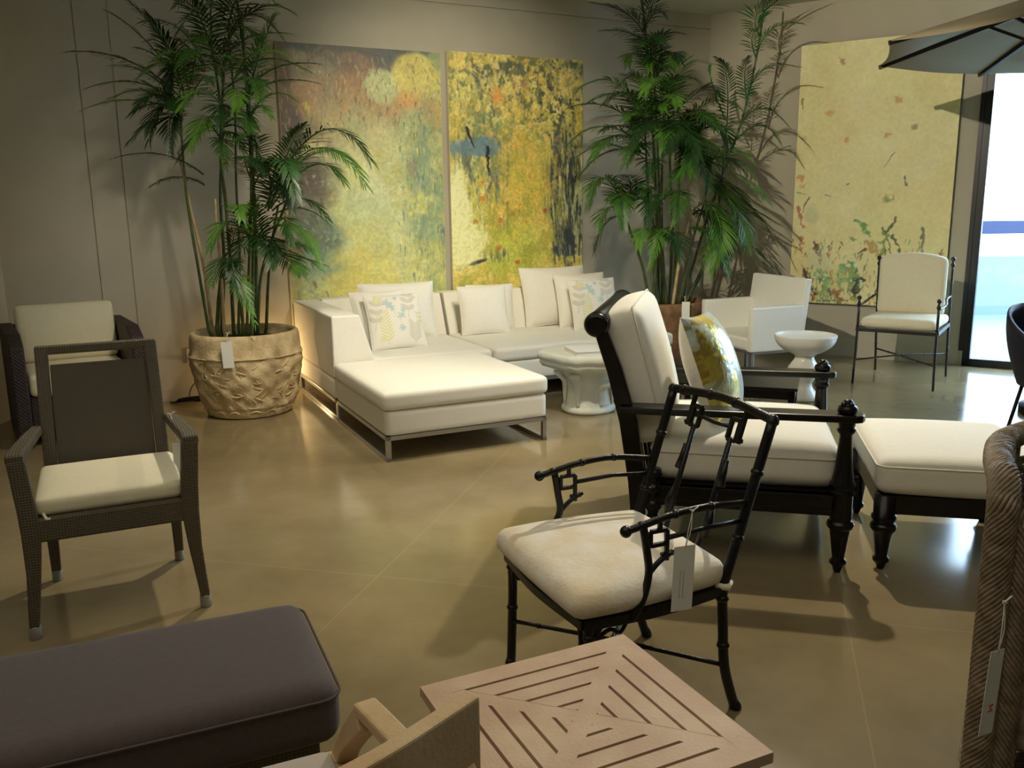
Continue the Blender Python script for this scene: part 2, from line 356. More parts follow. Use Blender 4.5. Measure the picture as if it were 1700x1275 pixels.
# ================================================================ THE SETTING
UB = Vector((.8905, .455, 0)); NB = Vector((.455, -.8905, 0)); A0 = Vector((-2.7, 6.85, 0))      # back wall
UR = Vector((.835, -.550, 0)).normalized(); NR = Vector((-.550, -.835, 0)).normalized(); C0 = Vector((2.945, 8.669, 0))  # right wall
CEIL = 3.33
_d = C0-A0; _det = UB.x*(-UR.y)-(-UR.x)*UB.y
TB = (_d.x*(-UR.y)-(-UR.x)*_d.y)/_det; CORNER = A0+UB*TB; SR = (CORNER-C0).dot(UR)
TL = -1.09; LCORN = A0+UB*TL
YAW_B = math.degrees(math.atan2(UB.y, UB.x)); YAW_R = math.degrees(math.atan2(UR.y, UR.x))
def st(name, bm, material, **k): return tag(obj(name, bm, material, **k), kind='structure')
def wallbox(bm, O, U, N, s0, s1, z0, z1, d0, d1):
    """box along a wall: s along U, d out of the wall along N"""
    lo = [O+U*s+N*d+Vector((0, 0, z0)) for s, d in ((s0, d0), (s1, d0), (s1, d1), (s0, d1))]
    hi = [O+U*s+N*d+Vector((0, 0, z1)) for s, d in ((s0, d0), (s1, d0), (s1, d1), (s0, d1))]
    return frustum(bm, lo, hi)
DS0, DS1, DTOP = 1.42, 4.3, 3.06
REND = C0+UR*6.0; LEND = Vector((-4.35, -3.0, 0)); 
bm = B(); pts = [LCORN+Vector((-.3, .3, 0)), CORNER+Vector((0, .35, 0)), REND+Vector((.2, .2, 0)), Vector((REND.x+.2, -3.1, 0)), Vector((-4.6, -3.1, 0))]
prism(bm, [p+Vector((0, 0, -.12)) for p in pts], (0, 0, .12)); st('floor', bm, M_floor)
bm = B(); prism(bm, [p+Vector((0, 0, CEIL)) for p in pts], (0, 0, .12)); st('ceiling', bm, M_ceil)
# back wall: fabric panels with fine gaps between them, and a reveal under the ceiling
bm = B(); wallbox(bm, A0, UB, NB, TL-.15, TB+.1, 0, CEIL, -.12, -.012)
cuts = [TL-.02, -.455, -.225, TB]
for a, b_ in zip(cuts, cuts[1:]):
    wallbox(bm, A0, UB, NB, a+.004, b_-.004, 0, 3.185, -.02, 0); wallbox(bm, A0, UB, NB, a+.004, b_-.004, 3.195, CEIL, -.02, 0)
st('wall_back', bm, M_wall)
bm = B(); wallbox(bm, C0, UR, NR, SR-.08, DS0, 0, CEIL, -.12, 0); wallbox(bm, C0, UR, NR, DS0, DS1, DTOP, CEIL, -.12, 0); wallbox(bm, C0, UR, NR, DS1, 6.1, 0, CEIL, -.12, 0)
st('wall_right', bm, M_wall)
bm = B(); lv = (LEND-LCORN); lu = Vector((lv.x, lv.y, 0)).normalized(); ln = Vector((-lu.y, lu.x, 0))
wallbox(bm, LCORN, lu, ln, -.02, lv.length, 0, CEIL, -.12, 0); st('wall_left', bm, M_wall)
bm = B(); box(bm, (REND.x, -3.0, 0), (REND.x+.12, REND.y+.1, CEIL)); st('wall_far_right', bm, M_wall)
bm = B(); box(bm, (-4.5, -3.1, 0), (REND.x+.1, -3.0, CEIL)); st('wall_behind', bm, M_wall)
bm = B(); wallbox(bm, A0, UB, NB, TL+.02, TB-.02, 0, .10, 0, .012); st('baseboard_back', bm, M_base)
bm = B(); wallbox(bm, C0, UR, NR, SR+.02, DS0-.03, 0, .17, 0, .012); st('baseboard_right', bm, M_base)
# glass door in the right wall
bm = B()
for s in (DS0, 2.86, DS1-.06): wallbox(bm, C0, UR, NR, s, s+.06, 0, DTOP, -.09, .01)
wallbox(bm, C0, UR, NR, DS0, DS1, 0, .07, -.09, .01); wallbox(bm, C0, UR, NR, DS0, DS1, DTOP-.06, DTOP, -.09, .01)
dr = st('door_1', bm, M_alu)
for s0, s1 in ((DS0+.06, 2.86), (2.92, DS1-.06)):
    bm = B(); wallbox(bm, C0, UR, NR, s0, s1, .07, DTOP-.06, -.05, -.04); o = obj('glass_pane', bm, M_glass, dr)
bm = B(); wallbox(bm, C0, UR, NR, DS0-.035, DS0, .14, DTOP, 0, .02); st('trim_1', bm, M_alu)
# terrace seen through the glass
bm = B(); wallbox(bm, C0, UR, NR, -2, 14, -.12, -.02, -14, -.12); st('terrace_floor', bm, M_terr)
pw = thing('terrace_wall', 'low pale parapet wall on the terrace beyond the glass door', 'wall', (6.6, 11.6, -.02), -1)
bm = B(); box(bm, (-3, 0, 0), (9, .2, .77)); obj('wall_body', bm, M_parw, pw)
bm = B(); box(bm, (-3, -.03, 0), (9, 0, .12)); obj('plinth', bm, M_terr, pw)
rl = thing('terrace_railing', 'dark blue handrail running above the pale terrace wall outside', 'railing', (6.6, 11.6, .75), -1)
bm = B(); box(bm, (-3, .06, .29), (9, .16, .46)); obj('handrail', bm, M_rail, rl)
for k in range(4):
    bm = B(); box(bm, (-1.9+k*3, .09, 0), (-1.86+k*3, .13, .3)); obj('post', bm, M_rail, rl)
# ================================================================ PAINTINGS
M_paint = painted('oil_paint')
def painting(name, label, O, U, yaw, W, H, z0, cv, frame=None, group=None):
    t = thing(name, label, 'painting', (O.x, O.y, z0), yaw)
    bm = B(); box(bm, (0, -.045, 0), (W, 0, H)); obj('canvas_stretcher', bm, frame or M_cream, t, bevel=.002)
    cells('painted_face', W-.004, H-.004, cv.nx-1, cv.nz-1, cv.lin(), M_paint, t, shape=lambda u, v: (.002+(W-.004)*u, -.0465, .002+(H-.004)*v))
    return t
# left canvas
cv = Canvas(230, 390, 1.7, (196, 192, 128))
cv.tex(3, 5, (178, 186, 122), .45, .6, .7, 1); cv.tex(4, 6, (206, 192, 104), .52, .66, .7, 5); cv.tex(6, 9, (210, 214, 164), .56, .7, .7, 9)
cv.blob(.45, .22, .3, .12, (204, 194, 100), .6, .8); cv.blob(.6, .62, .2, .1, (204, 192, 112), .5, .9); cv.blob(.5, .42, .3, .14, (188, 196, 136), .6, .9)
cv.blob(.3, .93, .5, .1, (122, 104, 84), .9, .5); cv.blob(.2, .83, .28, .09, (166, 132, 90), .9, .5); cv.blob(.5, .84, .26, .09, (158, 124, 84), .8, .6)
cv.blob(.35, .72, .3, .08, (176, 158, 104), .8, .8); cv.blob(.14, .93, .13, .05, (140, 134, 100), .8, .5)
cv.blob(.5, 1.0, .6, .035, (88, 94, 86), .9, .5); cv.blob(.44, .95, .1, .04, (150, 124, 92), .9, .3); cv.blob(.3, .96, .05, .04, (76, 70, 66), .7, .5); cv.blob(.7, .97, .15, .04, (92, 100, 92), .9, .4)
cv.blob(.62, .87, .11, .06, (182, 190, 128), .95, .12, rag=.06); cv.blob(.83, .91, .15, .085, (210, 196, 100), .95, .15, rag=.08)
cv.blob(.78, .83, .07, .03, (208, 150, 80), .8, .6); cv.blob(.93, .78, .06, .07, (200, 152, 86), .8, .5); cv.blob(.97, .97, .05, .04, (150, 160, 110), .8, .5)
cv.blob(.05, .73, .1, .08, (82, 70, 60), .9, .6); cv.blob(.14, .54, .17, .09, (72, 60, 54), .95, .6); cv.blob(.1, .42, .12, .08, (100, 92, 80), .8, .7)
cv.blob(.17, .34, .15, .08, (86, 104, 92), .9, .6); cv.blob(.2, .26, .12, .05, (128, 156, 122), .7, .8); cv.blob(.03, .85, .05, .15, (104, 84, 66), .8, .7); cv.blob(.03, .25, .04, .2, (120, 110, 70), .7, .7)
cv.blob(.84, .56, .08, .08, (138, 152, 112), .9, .6); cv.blob(.8, .59, .035, .04, (150, 116, 110), .7, .5); cv.blob(.9, .42, .1, .12, (150, 168, 116), .7, .7); cv.stroke(.85, .56, .9, .43, .012, (70, 112, 104))
cv.blob(.93, .2, .08, .14, (138, 160, 116), .8, .6); cv.blob(.97, .3, .03, .1, (100, 118, 104), .8, .5)
for k in range(70):
    x = .7+.3*random.random(); y = .05+.75*random.random()
    cv.stroke(x, y, x+.01*random.random(), y-.02-.04*random.random(), .006+.01*random.random(), random.choice([(226, 216, 120), (200, 206, 150), (110, 140, 100), (222, 218, 160), (170, 180, 90), (96, 112, 110), (214, 200, 96)]), .8)
for k in range(40):
    x = random.random(); y = .72+.25*random.random()
    cv.stroke(x, y, x+.03*random.random()-.01, y-.02-.02*random.random(), .005+.008*random.random(), random.choice([(176, 160, 120), (120, 98, 78), (190, 140, 84), (150, 146, 110)]), .6)
for a in ((.83, .35, .82, .31, (80, 84, 60)), (.83, .29, .85, .26, (76, 76, 90)), (.86, .13, .9, .1, (84, 90, 96)), (.15, .8, .17, .76, (196, 180, 80))): cv.stroke(*a[:4], .014, a[4])
for k, (col, cx, cy, rx, ry) in enumerate((((214, 216, 168), .6, .5, .5, .35), ((168, 182, 124), .5, .6, .5, .3), ((206, 190, 96), .4, .2, .6, .25), ((150, 170, 120), .9, .4, .25, .5), ((224, 214, 120), .9, .3, .2, .5), ((96, 84, 70), .1, .6, .28, .3), ((120, 140, 120), .15, .3, .25, .2), ((104, 92, 80), .4, .97, .6, .1), ((196, 150, 100), .45, .82, .4, .12), ((150, 140, 110), .2, .9, .3, .15), ((130, 152, 128), .88, .55, .2, .4))):
    cv.tex(7, 11, col, .42, .62, .6, 70+k, cv.m(cx, cy, rx, ry)); cv.tex(34, 50, col, .55, .68, .4, 90+k, cv.m(cx, cy, rx, ry))
cv.blob(.62, .87, .11, .06, (190, 196, 138), .55, .3, rag=.2); cv.blob(.83, .91, .15, .085, (208, 194, 108), .6, .3, rag=.25); cv.blob(.78, .83, .07, .03, (206, 156, 92), .6, .9, rag=.7)
for k in range(240):
    x = .68+.32*random.random()**.8; y = .03+.72*random.random()
    cv.stroke(x, y, x+.008*random.random()-.004, y-.008-.03*random.random(), .002+.004*random.random(), random.choice([(226, 220, 140), (206, 212, 160), (104, 136, 104), (222, 220, 170), (168, 180, 96), (88, 106, 104), (214, 204, 104), (120, 150, 128)]), .5)
for k in range(380):
    x = random.random(); y = .70+.28*random.random()
    cv.stroke(x, y, x+.03*random.random()-.015, y-.006-.02*random.random(), .002+.004*random.random(), random.choice([(184, 168, 128), (112, 92, 76), (186, 140, 92), (156, 152, 120), (92, 84, 76), (206, 186, 130)]), .55)
for k in range(260):
    x = random.random()*.7; y = .05+.6*random.random()
    cv.stroke(x, y, x+.03*random.random()-.015, y-.01*random.random(), .003+.006*random.random(), random.choice([(212, 208, 150), (188, 192, 130), (200, 186, 104), (176, 190, 136), (206, 198, 126)]), .35)
for k in range(60):
    x = .22*random.random(); y = .1+.62*random.random(); cv.stroke(x, y, x+.01, y-.03*random.random(), .004+.006*random.random(), random.choice([(78, 66, 60), (104, 116, 104), (120, 110, 84), (70, 78, 74)]), .5)
cv.grain(70, .2, 3); cv.grain(10, .12, 4); cv.c = np.clip(cv.c*np.array([1.03, 1.04, 1.06])+.015, 0, 1)
painting('abstract_painting', 'tall abstract painting, misty green and yellow with brown top, behind the potted palm', A0+UB*.965+NB*.01, UB, YAW_B, 1.39, 2.33, .45, cv)
# middle canvas
cv = Canvas(230, 400, 1.75, (190, 176, 84))
cv.tex(5, 8, (160, 160, 74), .48, .6, .8, 21); cv.tex(9, 14, (206, 190, 104), .5, .62, .8, 22); cv.tex(3, 5, (184, 160, 62), .55, .65, .7, 27)
cv.blob(.5, .93, .5, .08, (190, 168, 90), .6, .7); cv.blob(.25, .91, .14, .05, (84, 94, 82), .95, .5); cv.blob(.45, .95, .12, .03, (92, 96, 80), .9, .5); cv.blob(.3, .79, .12, .05, (98, 106, 84), .8, .6)
cv.blob(.75, .92, .035, .08, (62, 64, 52), .9, .4); cv.blob(.5, .88, .08, .04, (150, 112, 80), .8, .6); cv.blob(.92, .97, .1, .02, (74, 86, 66), .9, .4)
def burst(cx, cy, r, col, n, w_=.006):
    for k in range(n):
        a = 2*PI*k/n+random.random()*.2; q = r*(.6+.5*random.random()); cv.stroke(cx+math.cos(a)*r*.2, cy+math.sin(a)*r*.12, cx+math.cos(a)*q, cy+math.sin(a)*q*.57, w_, col, .7)
cv.blob(.36, .84, .16, .09, (184, 172, 96), .8, .4); burst(.36, .85, .2, (206, 190, 110), 34); cv.blob(.34, .85, .055, .03, (212, 146, 66), .95, .8, rag=.1)
cv.blob(.86, .91, .12, .065, (196, 176, 96), .9, .3); burst(.86, .91, .13, (206, 196, 120), 26); cv.blob(.87, .915, .03, .018, (190, 140, 70), .8, .8)
cv.blob(.1, .88, .1, .055, (186, 182, 102), .95, .2, rag=.1); cv.blob(.63, .85, .09, .05, (192, 180, 88), .9, .4); burst(.12, .96, .16, (214, 180, 90), 20)
cv.blob(.8, .83, .12, .05, (200, 186, 104), .8, .5); cv.blob(.28, .73, .14, .07, (120, 138, 84), .8, .5); cv.blob(.22, .655, .2, .04, (104, 126, 124), .95, .4, rag=.5); cv.blob(.3, .6, .16, .05, (112, 132, 110), .8, .6)
cv.stroke(.27, .66, .27, .57, .016, (34, 36, 38)); cv.stroke(.12, .73, .17, .66, .012, (50, 54, 44)); cv.stroke(.4, .69, .37, .66, .012, (40, 44, 40)); cv.blob(.3, .71, .05, .01, (216, 170, 130), .8, .4)
cv.blob(.48, .66, .14, .08, (196, 164, 70), .7, .7); cv.blob(.5, .5, .2, .14, (192, 174, 70), .8, .7); cv.blob(.45, .28, .22, .1, (178, 186, 78), .8, .7)
cv.blob(.06, .43, .07, .2, (224, 222, 160), .95, .4); cv.blob(.12, .3, .14, .1, (216, 214, 148), .95, .5); cv.blob(.16, .45, .1, .12, (170, 178, 100), .6, .8)
cv.blob(.88, .55, .14, .2, (120, 122, 80), .85, .5, rag=.4); cv.blob(.96, .4, .08, .12, (158, 168, 124), .7, .6); cv.blob(.8, .35, .06, .08, (150, 160, 100), .7, .6)
cv.blob(.9, .34, .05, .11, (50, 58, 66), .95, .4, rag=.7); cv.blob(.88, .26, .1, .022, (50, 58, 74), .95, .4, rag=.8)
for k in range(130):
    x = .74+.26*random.random(); y = .25+.5*random.random(); cv.stroke(x, y, x+.01, y-.03-.06*random.random(), .005+.007*random.random(), random.choice([(50, 58, 56), (66, 74, 70), (84, 94, 96), (150, 154, 100), (58, 60, 40), (178, 180, 130)]), .85)
for k in range(90):
    x = .02+.4*random.random(); y = .38+.3*random.random(); cv.stroke(x, y, x+.005, y-.02-.05*random.random(), .005+.006*random.random(), random.choice([(66, 78, 84), (104, 126, 110), (190, 186, 100), (150, 160, 90), (216, 206, 130)]), .7)
for k in range(150):
    x = random.random(); y = .7+.28*random.random(); cv.stroke(x, y, x+.02*random.random()-.01, y-.012-.02*random.random(), .004+.006*random.random(), random.choice([(92, 92, 62), (210, 190, 110), (150, 128, 66), (206, 176, 84), (70, 76, 62)]), .6)
for x, y in ((.17, .38), (.36, .385), (.45, .41), (.7, .42), (.07, .44), (.08, .5), (.24, .53), (.34, .28), (.48, .22), (.23, .47)): cv.blob(x, y, .02, .009, (186, 96, 52), .95, .5)
cv.stroke(.04, .205, .24, .235, .02, (42, 48, 56)); cv.tex(70, 14, (78, 88, 92), .5, .56, .9, 150, cv.m(.34, .25, .16, .035)); cv.blob(.07, .2, .07, .025, (206, 166, 70), .6, .3, rag=.9)
for k, (col, fx, fz, lo, a, cx, cy, rx, ry) in enumerate((((46, 52, 52), 60, 12, .52, .95, .92, .52, .28, .3), ((52, 60, 66), 44, 16, .54, .95, .9, .3, .18, .14), ((168, 172, 128), 50, 12, .55, .9, .95, .4, .2, .3), ((70, 82, 80), 46, 14, .53, .9, .22, .6, .24, .2), ((84, 92, 66), 30, 44, .52, .8, .5, .9, .9, .2),
        ((216, 200, 120), 34, 50, .51, .8, .5, .85, .9, .3), ((206, 176, 84), 28, 40, .52, .7, .5, .6, .5, .4), ((66, 70, 54), 40, 60, .56, .9, .8, .85, .35, .25), ((214, 206, 130), 40, 30, .53, .7, .15, .5, .25, .3), ((110, 130, 90), 36, 40, .54, .8, .25, .7, .3, .2), ((150, 150, 60), 16, 22, .52, .6, .5, .35, .5, .4), ((186, 104, 60), 40, 60, .72, .8, .5, .45, .5, .3))):
    cv.tex(fx, fz, col, lo, lo+.08, a, 120+k, cv.m(cx, cy, rx, ry))
cv.blob(.06, .40, .07, .18, (226, 224, 164), .9, .4); cv.blob(.10, .3, .12, .09, (218, 218, 154), .9, .5); cv.blob(.2, .66, .18, .03, (98, 126, 140), .8, .4, rag=.6)
cv.stroke(.27, .66, .27, .57, .012, (34, 36, 38)); cv.stroke(.12, .73, .17, .66, .009, (40, 44, 40)); cv.blob(.86, .91, .09, .05, (206, 184, 100), .6, .4); cv.blob(.34, .85, .045, .026, (206, 148, 76), .7, .9, rag=.4)
cv.grain(80, .3, 5); cv.c = np.clip(cv.c*1.12+.03, 0, 1)
painting('abstract_painting', 'tall abstract painting with ochre starbursts and dark blue drips, behind the armless sofa', A0+UB*2.42+NB*.01, UB, YAW_B, 1.365, 2.34, .46, cv)
# right canvas
cv = Canvas(230, 400, 1.75, (222, 214, 156))
cv.tex(3, 5, (214, 206, 140), .4, .65, .6, 41); cv.tex(5, 8, (226, 218, 168), .45, .65, .6, 44); cv.tex(4, 6, (220, 202, 136), .5, .7, .5, 47)
for x, y, c in ((.27, .93, (150, 110, 80)), (.2, .74, (206, 150, 80)), (.33, .64, (200, 134, 70)), (.05, .65, (196, 150, 110)), (.64, .77, (196, 140, 70)), (.04, .5, (196, 130, 84)), (.06, .46, (200, 150, 100)), (.6, .65, (190, 130, 80)), (.74, .67, (120, 120, 80)), (.62, .41, (120, 130, 70))):
    cv.blob(x, y, .018, .009, c, .7, 1.0, rag=2.4, f=40)
for a in ((.7, .49, .72, .46, .016, (84, 92, 90)), (.63, .58, .58, .53, .006, (110, 120, 90)), (.97, .93, .96, .9, .014, (90, 90, 80)), (.6, .3, .66, .2, .014, (80, 84, 56)), (.68, .34, .62, .28, .014, (84, 84, 56)), (.66, .27, .72, .2, .02, (80, 80, 60)), (.84, .3, .86, .2, .016, (100, 104, 90)),
          (.42, .33, .5, .31, .014, (84, 140, 70)), (.47, .31, .52, .27, .03, (96, 150, 80)), (.4, .26, .46, .24, .02, (130, 150, 80)), (.16, .24, .2, .17, .022, (74, 50, 44)), (.17, .235, .24, .225, .012, (84, 66, 60)), (.04, .38, .07, .3, .02, (178, 110, 80)), (.1, .42, .06, .36, .008, (90, 90, 70)),
          (.0, .105, .1, .09, .012, (90, 60, 56)), (.09, .13, .11, .08, .03, (84, 36, 34)), (.12, .1, .17, .03, .018, (60, 44, 48)), (.1, .03, .13, .06, .02, (60, 46, 50)), (.14, .04, .2, .035, .03, (64, 42, 42)), (.16, .03, .18, 0, .03, (120, 46, 36)),
          (.23, .12, .26, .01, .05, (118, 168, 104)), (.26, .1, .4, .1, .02, (60, 116, 92)), (.36, .15, .34, .05, .03, (100, 168, 114)), (.4, .16, .44, .05, .045, (84, 158, 106)), (.42, .14, .44, .02, .03, (150, 160, 90)), (.33, .05, .36, .0, .03, (150, 62, 44)), (.47, .1, .44, .03, .03, (56, 56, 44)),
          (.28, .06, .29, .02, .012, (70, 60, 60)), (.2, .01, .4, .015, .014, (110, 110, 120)), (.62, .28, .6, .2, .03, (120, 140, 60)), (.52, .24, .58, .18, .04, (178, 150, 84)), (.5, .22, .45, .2, .015, (104, 70, 50)), (.36, .47, .33, .46, .008, (110, 110, 90)), (.02, .8, .03, .76, .008, (110, 100, 70)), (.76, .2, .78, .17, .02, (120, 140, 110)), (.06, .26, .08, .2, .02, (186, 130, 90)), (.02, .44, .1, .43, .006, (120, 130, 120)), (.2, .43, .28, .42, .01, (150, 160, 140))):
    cv.stroke(*a[:4], a[4]*.62, a[5], .9, rag=1.1)
cv.blob(.2, .17, .08, .05, (200, 200, 160), .6, .6); cv.blob(.13, .35, .05, .04, (196, 198, 150), .7, .6); cv.blob(.33, .1, .08, .05, (206, 196, 120), .5, .5)
for k in range(260):
    x = random.random(); y = .0+.26*random.random()**1.5; x = .05+.55*random.random() if y < .15 else x
    cv.stroke(x, y, x+.03*random.random()-.015, y-.008-.02*random.random(), .002+.005*random.random(), random.choice([(96, 150, 100), (150, 176, 110), (84, 50, 44), (196, 150, 90), (214, 200, 130), (120, 140, 90), (64, 60, 56), (178, 112, 76)]), .6)
cv.grain(60, .08, 6); cv.grain(6, .06, 8); cv.c = np.clip(cv.c*1.04+.02, 0, 1)
painting('abstract_painting', 'pale yellow abstract painting with green and red marks at the bottom, behind the iron chair', C0+UR*-.165+NR*.01, UR, YAW_R, 1.40, 2.42, .515, cv, mat('grey_canvas_edge', (110, 106, 98), .7))
# ================================================================ POTS AND PALMS
def wobble(seed, a1, a2):
    g = np.random.default_rng(seed); ph = g.random(12)*6.28
    def f(s, z):
        th = s*2*PI; v = 0
        for k in range(4): v += math.sin((5+4*k)*th+ph[k]+z*(9+7*k)*(1 if k % 2 else -1))*math.sin(z*(11+5*k)+ph[k+4]+3*th)
        return a1*v*.5 if .06 < z < .47 else a2*v*.3
    return f
pot = thing('stone_planter', 'large carved pale stone planter with leafy relief beside the white sofa', 'planter', (-1.98, 6.44))
prof = [(.29, 0), (.312, .015), (.318, .05), (.322, .07), (.335, .08)]+[(.335+.07*math.sin((z-.08)/.40*PI/2), z) for z in np.linspace(.09, .42, 26)]+[(.398, .445), (.404, .45), (.404, .46), (.398, .47), (.396, .53), (.392, .58), (.385, .605), (.372, .617), (.352, .612), (.345, .59), (.34, .54)]
lathe_bm = B(); lathe(lathe_bm, prof, seg=120, wob=wobble(4, .016, .005)); obj('planter_body', lathe_bm, M_stone, pot, smooth=True)
bm = B(); gr = random.Random(12)
for k in range(230): # shallow curled leaves and ridges carved round the body
    a0 = gr.random()*2*PI; zc = .09+.30*gr.random(); L_ = gr.uniform(.05, .14); an = gr.uniform(-1.2, 1.2)+(PI/2 if gr.random() < .3 else 0); cu_ = gr.uniform(-1.4, 1.4); pts = []; th = an
    x_, z_ = 0, 0
    for i in range(8):
        z = min(.43, max(.085, zc+z_)); r_ = .335+.07*math.sin((z-.08)/.40*PI/2)-.0015; a = a0+x_/r_; pts.append((r_*math.cos(a), r_*math.sin(a), z)); x_ += math.cos(th)*L_/7; z_ += math.sin(th)*L_/7; th += cu_/7
    m_ = gr.uniform(.0025, .006); tube(bm, pts, [.001+m_*math.sin(PI*(i+.5)/8) for i in range(8)], 6, flat=1.0)
for k in range(16):
    a0 = 2*PI*k/16+gr.uniform(-.05, .05); pts = [(.328*math.cos(a0+d), .328*math.sin(a0+d), .045+.016*math.sin((d+.12)/.24*PI)) for d in np.linspace(-.12, .12, 7)]; tube(bm, pts, [.003, .005, .006, .006, .006, .005, .003], 6)
tube(bm, [(.4035*math.cos(a), .4035*math.sin(a), .452) for a in np.linspace(0, 2*PI, 60)[:-1]], .005, 6, closed=True)
obj('carved_relief', bm, M_stone, pot, smooth=True)
bm = B(); lathe(bm, [(.30, .53), (.335, .54), (.2, .56), (.02, .57)], seg=32); obj('soil', bm, M_soil, pot, smooth=True)
pot2 = thing('clay_planter', 'round brown clay planter in the corner behind the black lounge chair', 'planter', (1.42, 8.14))
bm = B(); lathe(bm, [(.26, 0), (.28, .02), (.33, .2), (.37, .42), (.385, .5), (.395, .53), (.395, .60), (.385, .61), (.36, .61), (.35, .58), (.345, .52)], seg=48, wob=lambda s, z: .0025*math.sin(z*160)); obj('planter_body', bm, M_terra, pot2, smooth=True)
bm = B(); lathe(bm, [(.3, .5), (.345, .52), (.2, .55), (.02, .56)], seg=32); obj('soil', bm, M_soil, pot2, smooth=True)
def frond(par, P0, P1, P2, L, material, origin, seed):
    g = random.Random(seed); P0, P1, P2 = [Vector(p)-origin for p in (P0, P1, P2)]
    length = (P1-P0).length*.5+(P2-P1).length*.5+(P2-P0).length*.3; n = int(max(12, min(44, length/.0165)))
    pts = bez(P0, P1, P2, n*2); bm = B(); tube(bm, pts[::2], [.006*(1-.8*i/n)+.001 for i in range(n+1)], 5)
    _, F_ = frames(pts)
    for i in range(4, n*2+1, 2 if n > 99 else 1):
        t = i/(2*n); p = pts[i]; T = F_[i][0]
        S = T.cross(Vector((0, 0, 1)));
        if S.length < .15: S = T.cross(Vector((.3, -.9, .2)))
        S.normalize(); N = S.cross(T)
        prof_ = (.45+.55*math.sin(PI*min(1, t*1.15)**.75)) if t < .8 else (.45+.55*math.sin(PI*.92**.75))*(1.5-t*.75)
        for s in (-1, 1):
            if i % 2 or g.random() < .04: continue
            l = L*.92*max(.3, prof_)*g.uniform(.85, 1.1); w_ = .0042+.0135*l
            d = (S*s*(.95-.55*t)+T*(.45+.6*t)+N*g.uniform(-.05, .25)).normalized(); dn = Vector((0, 0, -1))
            q = lambda f: p+d*l*f+dn*l*.28*f*f
            sd = d.cross(N); sd.normalize(); sd = (sd+N*.25*s).normalized()
            v = [bm.verts.new(q(0)), bm.verts.new(q(.3)+sd*w_), bm.verts.new(q(.3)-sd*w_), bm.verts.new(q(.68)+sd*w_*.8), bm.verts.new(q(.68)-sd*w_*.8), bm.verts.new(q(1))]
            for f in ((0, 1, 2), (1, 3, 4, 2), (3, 5, 4)): bm.faces.new([v[k] for k in f]).smooth = True
    me = bpy.data.meshes.new('frond'); bm.to_mesh(me); bm.free()
    o = bpy.data.objects.new('frond', me); COL.objects.link(o); me.materials.append(material); o.parent = par
def palm(label, loc, stems, fronds, seed, cut=()):
    t = thing('potted_palm', label, 'palm', loc); O = Vector((loc[0], loc[1], loc[2])); g = random.Random(seed)
    for i, s in enumerate(stems):
        pts = smoothpath([Vector(p)-O for p in s], 5); bm = B(); n = len(pts)
        if pts[0].z > .02: pts = [Vector((pts[0].x*.9, pts[0].y*.9, -.02))]+pts; n += 1
        r0 = g.uniform(.011, .017); tube(bm, pts, [r0*(1-.45*k/n)*(1.12 if k % 4 == 0 else 1) for k in range(n)], 8)
        obj('cane', bm, M_stemd if i in cut else M_stem, t, smooth=True)
    extra = []
    for i, f in enumerate(fronds):
        if len(fronds)+len(extra) >= 99: break
        if (Vector(f[2])-Vector(f[0])).length < .28: continue
        b0, c0, t0 = Vector(f[0]), Vector(f[1]), Vector(f[2]); dl = t0-b0
        rz = Matrix.Rotation(R(g.choice((-1, 1))*g.uniform(18, 42)), 3, 'Z'); k = g.uniform(.7, .95); sh = Vector((0, 0, g.uniform(-.16, .02)))
        t1 = b0+rz @ (dl*k)+sh+Vector((0, 0, g.uniform(-.14, .05))); c1 = b0+rz @ ((c0-b0)*k)+sh
        bad = False
        for q in (t1, c1):
            if (q-A0).dot(NB) < .12 or (q-C0).dot(NR) < .12 or q.z > CEIL-.05: bad = True
        if not bad: extra.append((b0+sh*.5, c1, t1, f[3]*.95))
    fronds = list(fronds)+extra
    for i, f in enumerate(fronds):
        k = g.random(); frond(t, f[0], f[1], f[2], f[3], M_leafb if k < .25 else (M_leafd if k > .62 else M_leaf), O, seed*100+i)
    return t
